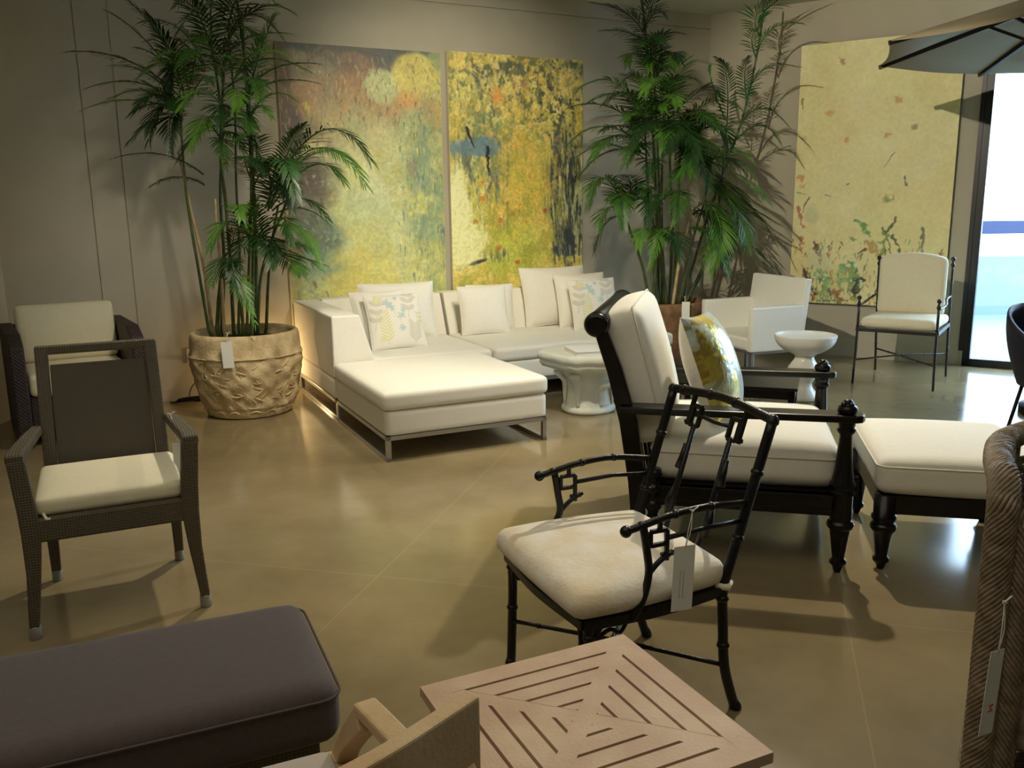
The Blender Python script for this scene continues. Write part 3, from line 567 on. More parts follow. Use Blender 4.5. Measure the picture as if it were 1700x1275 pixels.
PALM_A_STEMS=[[[-2.216, 6.35, 0.643], [-2.252, 6.35, 1.06], [-2.289, 6.35, 1.529], [-2.294, 6.35, 1.902], [-2.279, 6.35, 2.306]], [[-2.214, 6.42, 0.633], [-2.238, 6.42, 1.098], [-2.299, 6.42, 1.508], [-2.35, 6.42, 1.899]], [[-2.086, 6.3, 0.635], [-2.075, 6.3, 1.104], [-2.08, 6.3, 1.359], [-2.076, 6.3, 1.568]], [[-2.187, 6.55, 0.61], [-2.127, 6.55, 1.132], [-2.119, 6.55, 1.57], [-2.066, 6.55, 2.121], [-2.097, 6.55, 2.695]], [[-2.049, 6.4, 0.62], [-2.035, 6.4, 1.14], [-2.036, 6.4, 1.568], [-2.044, 6.4, 1.902], [-1.973, 6.4, 2.469]], [[-2.044, 6.5, 0.615], [-1.996, 6.5, 1.133], [-1.979, 6.5, 1.696], [-1.95, 6.5, 2.198], [-1.957, 6.5, 2.764]], [[-1.92, 6.3, 0.637], [-1.862, 6.3, 1.186], [-1.813, 6.3, 1.689], [-1.801, 6.3, 2.255], [-1.793, 6.3, 2.8]], [[-1.898, 6.45, 0.62], [-1.856, 6.45, 1.265], [-1.839, 6.45, 1.861], [-1.834, 6.45, 2.394], [-1.868, 6.45, 2.949]], [[-1.87, 6.4, 0.631], [-1.829, 6.4, 0.963], [-1.755, 6.4, 1.201], [-1.628, 6.4, 1.478], [-1.528, 6.4, 1.688]], [[-1.835, 6.5, 0.626], [-1.792, 6.5, 0.998], [-1.747, 6.5, 1.262], [-1.685, 6.5, 1.521]], [[-2.138, 6.3, 0.644], [-2.086, 6.3, 0.975], [-2.034, 6.3, 1.189]], [[-1.931, 6.25, 0.64], [-1.935, 6.25, 0.934], [-1.948, 6.25, 1.105]], [[-1.87, 6.25, 0.648], [-1.831, 6.25, 1.061], [-1.816, 6.25, 1.273]]]
PALM_A_FRONDS=[[[-2.25, 6.3, 2.24], [-2.5, 6.21, 2.564], [-2.883, 6.1, 2.527], 0.17], [[-2.298, 6.4, 2.212], [-2.458, 6.355, 2.471], [-2.683, 6.3, 2.471], 0.2], [[-2.281, 6.4, 2.313], [-2.435, 6.355, 2.656], [-2.677, 6.3, 2.803], 0.2], [[-2.303, 6.5, 2.325], [-2.352, 6.41, 2.697], [-2.585, 6.3, 2.905], 0.22], [[-2.285, 6.35, 2.146], [-2.538, 6.26, 2.308], [-2.851, 6.15, 2.173], 0.16], [[-2.266, 6.3, 2.161], [-2.39, 6.165, 2.358], [-2.584, 6.0, 2.23], 0.22], [[-2.279, 6.35, 2.126], [-2.392, 6.237, 2.326], [-2.419, 6.1, 1.975], 0.2], [[-2.243, 6.3, 2.181], [-2.342, 6.12, 2.337], [-2.412, 5.9, 2.141], 0.2], [[-2.203, 6.3, 2.299], [-2.124, 6.098, 2.619], [-2.219, 5.85, 2.445], 0.2], [[-2.188, 6.3, 2.339], [-1.96, 6.03, 2.66], [-2.024, 5.7, 2.384], 0.2], [[-2.14, 6.5, 2.486], [-2.279, 6.545, 2.841], [-2.554, 6.6, 2.81], 0.24], [[-2.056, 6.4, 2.589], [-2.082, 6.265, 2.943], [-2.248, 6.1, 2.858], 0.24], [[-2.076, 6.5, 2.646], [-2.092, 6.5, 3.084], [-1.887, 6.5, 3.019], 0.26], [[-1.93, 6.4, 2.705], [-1.801, 6.31, 3.087], [-1.604, 6.2, 2.89], 0.28], [[-1.955, 6.5, 2.684], [-1.713, 6.455, 2.956], [-1.49, 6.4, 2.825], 0.2], [[-1.973, 6.4, 2.469], [-1.85, 6.265, 2.684], [-1.445, 6.1, 2.625], 0.22], [[-1.874, 6.3, 2.374], [-1.703, 6.12, 2.592], [-1.436, 5.9, 2.469], 0.2], [[-1.877, 6.4, 2.186], [-1.706, 6.288, 2.513], [-1.26, 6.15, 2.438], 0.13], [[-1.817, 6.4, 2.145], [-1.646, 6.355, 2.353], [-1.478, 6.3, 2.235], 0.13], [[-1.977, 6.4, 2.429], [-2.033, 6.265, 2.715], [-2.156, 6.1, 2.559], 0.24], [[-2.028, 6.5, 2.403], [-1.968, 6.455, 2.711], [-1.765, 6.4, 2.565], 0.24], [[-1.979, 6.35, 2.303], [-1.679, 6.215, 2.467], [-1.649, 6.05, 2.224], 0.2], [[-1.964, 6.3, 2.177], [-2.07, 6.12, 2.391], [-2.12, 5.9, 2.138], 0.2], [[-1.987, 6.3, 2.097], [-2.042, 6.12, 2.184], [-2.071, 5.9, 1.892], 0.2], [[-2.019, 6.4, 2.107], [-1.893, 6.31, 2.282], [-1.744, 6.2, 2.065], 0.2], [[-1.991, 6.3, 2.057], [-1.804, 6.21, 2.171], [-1.739, 6.1, 2.018], 0.2], [[-2.021, 6.35, 1.981], [-2.091, 6.305, 2.164], [-2.245, 6.25, 1.956], 0.2], [[-2.041, 6.4, 1.943], [-1.95, 6.31, 2.128], [-1.819, 6.2, 1.887], 0.16], [[-2.177, 6.4, 1.738], [-2.418, 6.355, 1.957], [-2.755, 6.3, 1.856], 0.13], [[-1.742, 6.35, 1.501], [-1.262, 6.17, 2.336], [-0.927, 5.95, 1.815], 0.26], [[-1.722, 6.35, 1.48], [-1.308, 6.08, 2.196], [-0.933, 5.75, 1.655], 0.26], [[-1.726, 6.45, 1.5], [-1.528, 6.315, 2.002], [-1.371, 6.15, 2.056], 0.26], [[-1.74, 6.5, 1.5], [-1.361, 6.41, 1.98], [-1.174, 6.3, 1.689], 0.24], [[-1.706, 6.4, 1.479], [-1.459, 6.31, 1.676], [-1.274, 6.2, 1.425], 0.17], [[-1.829, 6.4, 1.691], [-1.66, 6.22, 2.098], [-1.795, 6.0, 1.945], 0.18], [[-1.837, 6.4, 1.691], [-1.881, 6.175, 1.971], [-1.618, 5.9, 1.733], 0.18], [[-1.799, 6.35, 1.311], [-1.534, 6.17, 1.57], [-1.478, 5.95, 1.28], 0.2], [[-1.821, 6.45, 1.265], [-1.579, 6.36, 1.281], [-1.394, 6.25, 1.204], 0.2], [[-1.775, 6.4, 1.223], [-1.551, 6.265, 1.147], [-1.454, 6.1, 1.047], 0.2], [[-1.827, 6.3, 1.313], [-1.62, 6.12, 1.306], [-1.605, 5.9, 1.125], 0.2], [[-1.83, 6.3, 1.271], [-1.884, 6.12, 1.665], [-1.782, 5.9, 1.444], 0.2], [[-1.859, 6.4, 1.267], [-1.886, 6.265, 1.524], [-1.672, 6.1, 1.521], 0.2], [[-2.036, 6.3, 1.167], [-2.076, 6.21, 1.126], [-2.078, 6.1, 0.992], 0.14], [[-1.949, 6.25, 1.084], [-1.971, 6.115, 1.285], [-1.854, 5.95, 0.962], 0.16], [[-2.036, 6.3, 1.167], [-1.919, 6.255, 1.279], [-1.955, 6.2, 1.36], 0.14], [[-1.756, 6.4, 1.18], [-1.855, 6.31, 1.408], [-1.759, 6.2, 1.563], 0.22], [[-2.111, 6.4, 2.431], [-2.31, 6.31, 2.625], [-2.299, 6.2, 2.288], 0.22], [[-1.829, 6.4, 2.267], [-1.655, 6.4, 2.731], [-1.605, 6.4, 2.779], 0.22], [[-1.821, 6.3, 2.801], [-1.975, 6.12, 3.078], [-2.062, 5.9, 2.794], 0.26]]
PALM_B_STEMS=[[[1.27, 8.0, 0.628], [1.198, 8.0, 0.947], [1.061, 8.0, 1.326], [1.021, 8.0, 1.513]], [[1.353, 8.1, 0.616], [1.298, 8.1, 1.158], [1.249, 8.1, 1.697], [1.213, 8.1, 2.221]], [[1.426, 8.2, 0.604], [1.39, 8.2, 1.263], [1.353, 8.2, 1.965], [1.299, 8.2, 2.745]], [[1.425, 8.0, 0.626], [1.382, 8.0, 1.053], [1.361, 8.0, 1.535], [1.367, 8.0, 2.21]], [[1.512, 8.3, 0.593], [1.519, 8.3, 1.259], [1.481, 8.3, 1.915], [1.446, 8.3, 2.499]], [[1.521, 8.1, 0.614], [1.527, 8.1, 1.264], [1.535, 8.1, 1.799], [1.535, 8.1, 2.217]], [[1.546, 8.0, 0.624], [1.652, 8.0, 1.158], [1.75, 8.0, 1.53], [1.792, 8.0, 1.896]], [[1.619, 8.2, 0.602], [1.826, 8.2, 1.367], [2.026, 8.2, 1.956], [2.146, 8.2, 2.374], [2.241, 8.2, 2.936], [2.258, 8.2, 3.26]], [[1.418, 8.35, 0.588], [1.361, 8.35, 1.702], [1.286, 8.35, 2.664], [1.21, 8.35, 3.28]], [[1.472, 7.9, 0.636], [1.527, 7.9, 1.057], [1.586, 7.9, 1.269], [1.623, 7.9, 1.452]], [[1.287, 7.9, 0.638], [1.312, 7.9, 1.006], [1.341, 7.9, 1.166]], [[1.633, 8.1, 0.612], [1.842, 8.1, 1.042], [2.028, 8.1, 1.258]], [[1.643, 8.15, 0.607], [1.802, 8.15, 0.929], [1.92, 8.15, 1.529], [1.953, 8.15, 2.138]]]
PALM_B_FRONDS=[[[1.23, 8.3, 2.966], [1.132, 8.255, 3.192], [0.759, 8.2, 3.229], 0.24], [[1.216, 8.3, 3.119], [1.195, 8.3, 3.28], [1.179, 8.3, 3.28], 0.22], [[1.218, 8.3, 3.017], [1.302, 8.21, 3.28], [1.307, 8.1, 3.28], 0.22], [[1.317, 8.2, 2.642], [1.256, 8.11, 3.0], [1.497, 8.0, 2.934], 0.24], [[1.289, 8.1, 2.679], [1.144, 7.875, 3.036], [1.275, 7.6, 2.794], 0.26], [[1.307, 8.2, 2.591], [1.053, 8.065, 2.92], [1.029, 7.9, 2.677], 0.2], [[1.329, 8.2, 2.591], [1.439, 8.02, 2.901], [1.455, 7.8, 2.681], 0.22], [[1.209, 8.0, 2.161], [0.989, 7.91, 2.667], [0.659, 7.8, 2.496], 0.26], [[1.21, 8.0, 2.109], [0.862, 7.865, 2.426], [0.529, 7.7, 2.301], 0.26], [[1.214, 8.1, 2.143], [1.05, 7.875, 2.55], [0.708, 7.6, 2.35], 0.24], [[1.213, 8.0, 1.955], [0.863, 7.91, 2.311], [0.557, 7.8, 2.042], 0.26], [[1.223, 8.0, 1.955], [0.881, 7.775, 2.22], [0.702, 7.5, 1.883], 0.26], [[1.266, 8.1, 2.22], [1.157, 8.055, 2.749], [0.982, 8.0, 2.518], 0.26], [[1.374, 8.1, 2.219], [1.347, 7.92, 2.639], [1.552, 7.7, 2.521], 0.26], [[1.367, 8.0, 2.21], [1.259, 7.73, 2.709], [1.104, 7.4, 2.393], 0.28], [[1.442, 8.2, 2.383], [1.557, 8.11, 2.734], [1.476, 8.0, 2.736], 0.26], [[1.399, 8.0, 2.209], [1.751, 7.91, 2.59], [1.781, 7.8, 2.409], 0.28], [[1.526, 8.1, 2.139], [1.759, 7.92, 2.492], [1.956, 7.7, 2.273], 0.26], [[1.519, 8.0, 2.105], [1.537, 7.73, 2.367], [1.699, 7.4, 2.104], 0.3], [[1.54, 8.1, 2.009], [1.865, 7.92, 2.297], [1.875, 7.7, 1.978], 0.28], [[1.412, 8.0, 2.107], [1.503, 7.685, 2.338], [1.292, 7.3, 1.913], 0.28], [[1.371, 8.0, 2.056], [1.216, 7.73, 2.346], [1.012, 7.4, 1.97], 0.28], [[1.372, 8.0, 2.004], [1.451, 7.685, 2.302], [1.537, 7.3, 1.862], 0.28], [[1.246, 8.0, 1.903], [1.116, 7.775, 2.13], [0.978, 7.5, 1.831], 0.26], [[1.452, 7.9, 1.895], [1.596, 7.675, 2.128], [1.512, 7.4, 1.772], 0.26], [[1.02, 7.95, 1.46], [0.791, 7.815, 1.949], [0.682, 7.65, 1.516], 0.26], [[1.027, 8.0, 1.46], [0.87, 7.955, 1.847], [0.767, 7.9, 1.646], 0.24], [[1.032, 7.95, 1.433], [0.814, 7.86, 1.551], [0.776, 7.75, 1.293], 0.2], [[1.027, 8.0, 1.46], [1.142, 7.865, 1.878], [1.191, 7.7, 1.484], 0.24], [[1.038, 8.0, 1.433], [1.109, 7.82, 1.742], [0.967, 7.6, 1.737], 0.24], [[1.793, 8.0, 1.87], [1.955, 7.91, 1.934], [2.119, 7.8, 1.729], 0.26], [[1.793, 8.0, 1.844], [2.043, 7.865, 1.758], [2.204, 7.7, 1.522], 0.26], [[1.795, 8.0, 1.792], [1.988, 7.955, 1.644], [2.277, 7.9, 1.418], 0.22], [[1.808, 8.1, 1.743], [2.162, 8.055, 1.445], [2.408, 8.0, 1.309], 0.22], [[1.777, 8.0, 1.687], [2.101, 7.865, 1.433], [2.065, 7.7, 1.113], 0.26], [[1.624, 7.9, 1.426], [1.81, 7.81, 1.644], [2.011, 7.7, 1.165], 0.28], [[1.645, 8.0, 1.425], [1.967, 7.91, 1.435], [2.174, 7.8, 1.054], 0.26], [[1.728, 7.9, 1.529], [1.915, 7.765, 1.346], [1.782, 7.6, 1.018], 0.28], [[1.586, 7.9, 1.269], [1.774, 7.765, 1.348], [1.862, 7.6, 0.965], 0.26], [[1.762, 7.9, 1.788], [1.625, 7.675, 2.091], [1.414, 7.4, 1.725], 0.26], [[1.784, 8.0, 1.792], [1.82, 7.82, 2.069], [2.034, 7.6, 1.847], 0.26], [[1.362, 7.9, 1.165], [1.143, 7.72, 1.421], [1.09, 7.5, 1.135], 0.22], [[1.335, 7.8, 1.17], [1.344, 7.665, 1.457], [1.195, 7.5, 0.981], 0.2], [[1.324, 7.8, 1.17], [1.431, 7.62, 1.367], [1.431, 7.4, 1.035], 0.22], [[1.354, 7.9, 1.534], [1.197, 7.72, 1.662], [1.163, 7.5, 1.335], 0.22], [[1.365, 7.9, 1.534], [1.524, 7.72, 1.734], [1.392, 7.5, 1.332], 0.22], [[2.213, 8.1, 2.918], [2.048, 8.055, 3.121], [2.367, 8.0, 3.239], 0.24], [[2.236, 8.1, 3.116], [2.297, 8.01, 3.194], [2.488, 7.9, 3.264], 0.26], [[2.184, 8.1, 2.743], [2.236, 8.01, 3.067], [2.529, 7.9, 2.975], 0.16], [[2.184, 8.1, 2.743], [2.064, 8.01, 2.928], [2.155, 7.9, 2.956], 0.15], [[1.943, 8.1, 2.082], [1.963, 8.01, 2.707], [1.773, 7.9, 2.717], 0.16], [[1.938, 8.1, 2.212], [1.762, 8.1, 2.559], [1.778, 8.1, 2.673], 0.1], [[2.11, 8.1, 2.338], [2.136, 8.01, 2.736], [2.47, 7.9, 2.635], 0.2], [[2.12, 8.1, 2.364], [2.041, 8.01, 2.638], [2.068, 7.9, 2.713], 0.15], [[2.061, 8.15, 2.136], [2.198, 8.06, 2.46], [2.431, 7.95, 2.166], 0.24], [[2.012, 8.15, 2.006], [2.239, 8.06, 2.294], [2.358, 7.95, 2.04], 0.24], [[1.942, 8.1, 2.097], [1.696, 7.965, 2.35], [1.587, 7.8, 2.014], 0.22], [[2.028, 8.1, 1.258], [2.194, 8.055, 1.604], [2.389, 8.0, 1.148], 0.22], [[2.029, 8.1, 1.23], [2.148, 8.1, 1.181], [2.401, 8.1, 0.925], 0.2], [[2.004, 8.0, 1.234], [1.828, 7.91, 1.206], [1.779, 7.8, 0.9], 0.24]]
palm('tall bamboo palm in the carved stone planter, fronds crossing the misty green painting', (-1.98, 6.44, .555), PALM_A_STEMS, PALM_A_FRONDS, 3, cut=(1, 2))
palm('dense dark bamboo palm in the corner, growing from the brown clay planter', (1.42, 8.14, .55), PALM_B_STEMS, PALM_B_FRONDS, 5, cut=(9,))
# ================================================================ WHITE SECTIONAL
SO = (-.751, 5.02); SY = 25.6
def sled(par, a, b_):
    """sled leg: two uprights and a floor bar"""
    a, b_ = Vector(a), Vector(b_); d = (b_-a).normalized(); bm = B()
    for p in (a+d*.015, b_-d*.015): box(bm, (p.x-.015, p.y-.015, 0), (p.x+.015, p.y+.015, .15))
    lo = Vector((min(a.x, b_.x)-.015*abs(d.y), min(a.y, b_.y)-.015*abs(d.x), .0)); hi = Vector((max(a.x, b_.x)+.015*abs(d.y), max(a.y, b_.y)+.015*abs(d.x), .025)); box(bm, lo, hi)
    obj('leg', bm, M_steel, par, bevel=.002)
ot = thing('sofa_ottoman', 'large white square ottoman section on steel sled legs in front of the sofa', 'ottoman', SO, SY)
bm = B(); rbox(bm, (.0, .0, .155), (1.08, 1.15, .31), .02, n=8); obj('upholstered_base', bm, M_white, ot)
bm = B(); rbox(bm, (-.012, -.012, .308), (1.092, 1.155, .425), .035, (0, 0, .008), n=14); obj('seat_cushion', bm, M_white, ot)
bm = B(); box(bm, (.0, .0, .13), (1.08, .03, .156)); box(bm, (.0, 1.12, .13), (1.08, 1.15, .156)); box(bm, (0, 0, .13), (.03, 1.15, .156)); box(bm, (1.05, 0, .13), (1.08, 1.15, .156)); obj('steel_frame', bm, M_steel, ot, bevel=.002)
sled(ot, (.015, .0, 0), (.015, 1.15, 0)); sled(ot, (1.065, .0, 0), (1.065, 1.15, 0))
cs = thing('corner_sofa', 'white corner sofa section with a high left arm beside the stone planter', 'sofa', SO, SY)
bm = B(); rbox(bm, (.0, 1.175, .155), (1.235, 2.42, .31), .02, n=8); obj('upholstered_base', bm, M_white, cs)
bm = B(); rbox(bm, (.30, 1.165, .308), (1.235, 2.2, .42), .035, (0, 0, .006)); obj('seat_cushion', bm, M_white, cs)
bm = B(); frustum(bm, [(0, 1.175, .31), (.335, 1.175, .31), (.335, 2.42, .31), (0, 2.42, .31)], [(0, 1.175, .75), (.2, 1.175, .75), (.2, 2.42, .75), (0, 2.42, .75)]); obj('arm', bm, M_white, cs, bevel=.012)
bm = B(); frustum(bm, [(.2, 2.08, .31), (1.235, 2.08, .31), (1.235, 2.42, .31), (.2, 2.42, .31)], [(.2, 2.26, .76), (1.235, 2.26, .76), (1.235, 2.42, .76), (.2, 2.42, .76)]); obj('backrest', bm, M_white, cs, bevel=.012)
bm = B(); box(bm, (.0, 1.18, .13), (1.23, 1.21, .156)); box(bm, (.0, 2.39, .13), (1.23, 2.42, .156)); box(bm, (0, 1.18, .13), (.03, 2.42, .156)); obj('steel_frame', bm, M_steel, cs, bevel=.002)
sled(cs, (.03, 1.2, 0), (.03, 2.40, 0)); sled(cs, (1.21, 1.2, 0), (1.21, 2.40, 0))
am = thing('armless_sofa', 'white armless sofa section with cushions in front of the ochre painting', 'sofa', SO, SY)
bm = B(); rbox(bm, (1.26, 1.18, .155), (2.92, 2.42, .31), .02, n=8); obj('upholstered_base', bm, M_white, am)
bm = B(); rbox(bm, (1.255, 1.165, .308), (2.925, 2.2, .42), .035, (0, 0, .008)); obj('seat_cushion', bm, M_white, am)
bm = B(); frustum(bm, [(1.26, 2.08, .31), (2.92, 2.08, .31), (2.92, 2.42, .31), (1.26, 2.42, .31)], [(1.26, 2.26, .76), (2.92, 2.26, .76), (2.92, 2.42, .76), (1.26, 2.42, .76)]); obj('backrest', bm, M_white, am, bevel=.012)
bm = B(); box(bm, (1.26, 1.18, .13), (2.92, 1.21, .156)); box(bm, (1.26, 2.39, .13), (2.92, 2.42, .156)); box(bm, (1.26, 1.18, .13), (1.29, 2.42, .156)); box(bm, (2.89, 1.18, .13), (2.92, 2.42, .156)); obj('steel_frame', bm, M_steel, am, bevel=.002)
sled(am, (1.29, 1.2, 0), (1.29, 2.4, 0)); sled(am, (2.89, 1.2, 0), (2.89, 2.4, 0))
# ---- cushions on the sofa
def leafcloth(seed=1):
    cv = Canvas(110, 110, 1, (236, 232, 218)); g = random.Random(seed)
    def sprig(x, y, ang, L, col, n, lw, ll):
        a = R(ang); 
        for k in range(n):
            t = (k+1)/n; px = x+math.cos(a)*L*t; py = y+math.sin(a)*L*t
            for s in (-1, 1):
                b_ = a+s*R(52); cv.blob(px+math.cos(b_)*ll*.5, py+math.sin(b_)*ll*.5, ll*.5, lw, col, .95, .35, ang=math.degrees(b_), rag=.12, f=12)
        cv.stroke(x, y, x+math.cos(a)*L, y+math.sin(a)*L, .008, col, .9, rag=.1)
    tan, olive, teal, grey = (214, 206, 184), (222, 216, 166), (190, 206, 202), (212, 206, 192)
    sprig(.30, .05, 96, .55, olive, 9, .016, .15); sprig(.78, .05, 84, .34, tan, 9, .012, .16); sprig(.72, .52, 85, .42, grey, 3, .045, .16)
    sprig(.08, .32, 80, .45, grey, 3, .04, .14); sprig(.14, .78, 60, .14, olive, 3, .02, .09); sprig(.93, .35, 92, .22, olive, 3, .02, .08)
    for x, y, r_ in ((.36, .80, .10), (.42, .72, .08), (.58, .55, .08), (.52, .90, .05), (.56, .32, .07), (.63, .66, .06)):
        for k in range(6):
            a = k*60+g.random()*30; cv.blob(x+math.cos(R(a))*r_*.5, y+math.sin(R(a))*r_*.5, r_*.5, r_*.22, teal, .9, .4, ang=a, rag=.2, f=12)
    cv.stroke(.36, .8, .62, .3, .006, teal, .8, rag=.2); cv.blob(.2, .14, .06, .05, olive, .7, .6, rag=.8); cv.blob(.84, .93, .09, .035, grey, .8, .5, ang=-30)
    return cv
M_print = painted('printed_linen', .85, .1, 300)
def pillow(name, label, group, base, yaw, lean, W, H, T, material, parentless=None, cv=None, roll=0, n=28, pipe=True):
    """square cushion standing on its edge at base (centre of the lower edge), facing -y, leaning back"""
    t = thing(name, label, 'cushion', base, yaw, group)
    Mx = Matrix.Rotation(R(-lean), 4, 'X') @ Matrix.Rotation(R(roll), 4, 'Y')
    def shp(sign):
        def f(u, v):
            a, b_ = 2*u-1, 2*v-1
            th = T/2*max(0, (1-abs(a)**2.4)*(1-abs(b_)**2.4))**.55
            x = W/2*a*(1-.05*(1-b_*b_)) ; z = H/2+H/2*b_*(1-.05*(1-a*a))
            p = Mx @ Vector((x, -sign*th, z)); return (p.x, p.y, p.z)
        return f
    if cv is not None:
        c = cv.lin(); cells('front_cover', W, H, cv.nx-1, cv.nz-1, c, material, t, shape=shp(1)); cells('back_cover', W, H, n, n, np.ones((n+1, n+1, 3))*np.array([.8, .78, .7]), material, t, shape=lambda u, v: shp(-1)(1-u, v))
    else:
        z = np.ones((n+1, n+1, 3)); cells('front_cover', W, H, n, n, z, material, t, shape=shp(1)); cells('back_cover', W, H, n, n, z, material, t, shape=lambda u, v: shp(-1)(1-u, v))
    if pipe:
        lp = [(u, 0) for u in np.linspace(0, 1, 15)[:-1]]+[(1, v) for v in np.linspace(0, 1, 15)[:-1]]+[(1-u, 1) for u in np.linspace(0, 1, 15)[:-1]]+[(0, 1-v) for v in np.linspace(0, 1, 15)[:-1]]
        bm = B(); tube(bm, [shp(1)(*q) for q in lp], .004, 6, closed=True); obj('piping', bm, M_pipe if cv is None else M_linen, t, smooth=True)
    return t
def SP(x, y, z=.423):
    c, s = math.cos(R(SY)), math.sin(R(SY)); return (SO[0]+c*x-s*y, SO[1]+s*x+c*y, z)
GP = 'scatter cushions on the white sofa'
pillow('back_cushion', 'large plain white cushion at the back of the corner sofa, behind the leaf-print cushion', GP, SP(.78, 2.02), SY-6, 15, .64, .47, .19, M_linen)
pillow('scatter_cushion', 'plain white cushion half hidden directly behind the leaf-print cushion on the corner sofa', GP, SP(.57, 1.70), SY+8, 24, .47, .46, .14, M_linen)
pillow('scatter_cushion', 'leaf-print cushion in tan, teal and yellow on the corner sofa by the left arm', GP, SP(.615, 1.53), SY, 26, .45, .45, .14, M_print, cv=leafcloth(1))
pillow('scatter_cushion', 'small plain white cushion with its edge peeping out behind another, middle of the sofa', GP, SP(1.63, 2.045), SY-10, 14, .42, .41, .13, M_linen)
pillow('scatter_cushion', 'small plain white cushion at the front of the middle pair, near the sofa seam', GP, SP(1.51, 1.90), SY-4, 17, .44, .42, .13, M_linen)
pillow('back_cushion', 'tallest plain white cushion, leaning on the backrest of the armless sofa', GP, SP(2.30, 2.06), SY, 16, .66, .54, .17, M_linen)
pillow('scatter_cushion', 'plain white cushion between the tall white cushion and the right leaf-print cushion', GP, SP(2.46, 1.86), SY-4, 18, .50, .49, .16, M_linen)
pillow('scatter_cushion', 'leaf-print cushion at the right end of the armless sofa', GP, SP(2.46, 1.64), SY-3, 20, .46, .46, .15, M_print, cv=leafcloth(2))
# ================================================================ WHITE STONE SIDE TABLE AND BOOK
stt = thing('stone_side_table', 'white plaster tree-stump side table with leaf curls beside the white sofa', 'side table', (.56, 6.32))
def wob2(s, z):
    th = 2*PI*s; k = min(1, z/.3); return .012*math.sin(3*th+1.2+z*4)*(.4+k)+.008*math.sin(7*th+z*10)*k
bm = B(); lathe(bm, [(.185, 0), (.197, .008), (.2, .025), (.19, .045), (.178, .06), (.172, .14), (.17, .20), (.178, .25), (.195, .29), (.225, .32), (.25, .34), (.27, .355), (.27, .37), (.2, .38)], seg=64, wob=wob2); obj('trunk', bm, M_plaster, stt, smooth=True)
bm = B(); poly = [(-.375, -.03), (-.31, -.12), (-.20, -.27), (-.13, -.33), (.0, -.335), (.18, -.31), (.32, -.2), (.33, .1), (.24, .30), (-.02, .33), (-.22, .24), (-.31, .12)]
lp = smoothpath([Vector((x, y, 0)) for x, y in poly+poly[:1]], 6)[:-1]; rings = []
for sc_, z in ((.64, .325), (.78, .33), (.90, .345), (.96, .375), (.94, .388), (.985, .40), (1.0, .42), (.985, .442), (.95, .452)):
    rings.append([bm.verts.new((p.x*sc_, p.y*sc_, z+.004*math.sin(i*.9)*(z < .43))) for i, p in enumerate(lp)])
for a, b_ in zip(rings, rings[1:]):
    for k in range(len(lp)): bm.faces.new((a[k], a[(k+1) % len(lp)], b_[(k+1) % len(lp)], b_[k])).smooth = True
bm.faces.new(rings[0][::-1]); bm.faces.new(rings[-1]); obj('top', bm, M_plaster, stt)
for a0, z0, z1, w_ in ((-118, .30, .05, .05), (-62, .235, .06, .05), (-160, .31, .06, .05), (-20, .28, .06, .05), (60, .28, .05, .05), (130, .3, .05, .05)):
    bm = B(); pts = []; rr = []
    for i in range(13):
        t = i/12; z = z1+(z0-z1)*t; out = .172+.014+.07*max(0, t-.65)/.35; pts.append((out*math.cos(R(a0)), out*math.sin(R(a0)), z+(.012*math.sin(t*3)))); rr.append(w_*(.25+.75*t**.8)*(1 if t < .95 else .8))
    tube(bm, pts, rr, 10, flat=.35, upv=(math.cos(R(a0)), math.sin(R(a0)), 0)); obj('leaf_curl', bm, M_plaster, stt, smooth=True)
bk = thing('book', 'thin white book lying on the white plaster side table', 'book', (.455, 6.03, .4525), 14)
bm = B(); box(bm, (0, 0, 0), (.25, .30, .004)); box(bm, (0, 0, .026), (.25, .30, .03)); box(bm, (.246, 0, 0), (.25, .30, .03)); obj('cover', bm, M_book, bk)
bm = B(); box(bm, (.004, .005, .0042), (.245, .295, .0258)); obj('pages', bm, M_card, bk)
# ================================================================ GREY WOVEN DINING ARMCHAIR
dc = thing('dining_armchair', 'taupe woven dining armchair with cream seat pad, nearest on the left', 'chair', (-1.564, 3.247), 25)
for s in (-1, 1):
    bm = B(); beam(bm, [(s*.290, -.262, .045), (s*.270, -.268, .25), (s*.262, -.268, .40), (s*.268, -.268, .50), (s*.282, -.268, .665)], [.034, .046, .062, .060, .058], [.036, .048, .056, .056, .056], (0, 1, 0)); f = obj('front_leg', bm, M_taupe, dc, bevel=.006)
    bm = B(); lathe(bm, [(.02, 0), (.021, .004), (.021, .045), (.018, .05)], (s*.290, -.262, 0), 16); obj('foot_cap', bm, M_chrome, f)
    bm = B(); beam(bm, [(s*.238, .268, .045), (s*.236, .245, .25), (s*.234, .23, .42)], [.036, .044, .05], [.036, .044, .05], (0, 1, 0)); f = obj('rear_leg', bm, M_taupe, dc, bevel=.005)
    bm = B(); lathe(bm, [(.019, 0), (.02, .004), (.02, .045), (.017, .05)], (s*.238, .268, 0), 16); obj('foot_cap', bm, M_chrome, f)
    bm = B(); beam(bm, [(s*.284, -.295, .668), (s*.282, -.24, .672), (s*.262, .06, .655), (s*.245, .285, .64)], [.058, .058, .052, .04], .036); obj('armrest', bm, M_taupe, dc, bevel=.008)
bm = B(); beam(bm, [(-.24, -.268, .405), (.24, -.268, .405)], .05, .085); beam(bm, [(-.22, .225, .41), (.22, .225, .41)], .04, .08)
for s in (-1, 1): beam(bm, [(s*.25, -.25, .405), (s*.232, .22, .41)], .04, .085)
obj('seat_frame', bm, M_taupe, dc, bevel=.006)
bp = lambda z: .225+(z-.40)/.56*.155
bm = B()
for s in (-1, 1): beam(bm, [(s*.212, bp(.38), .38), (s*.205, bp(.955), .955)], .048, .04, (0, 1, 0))
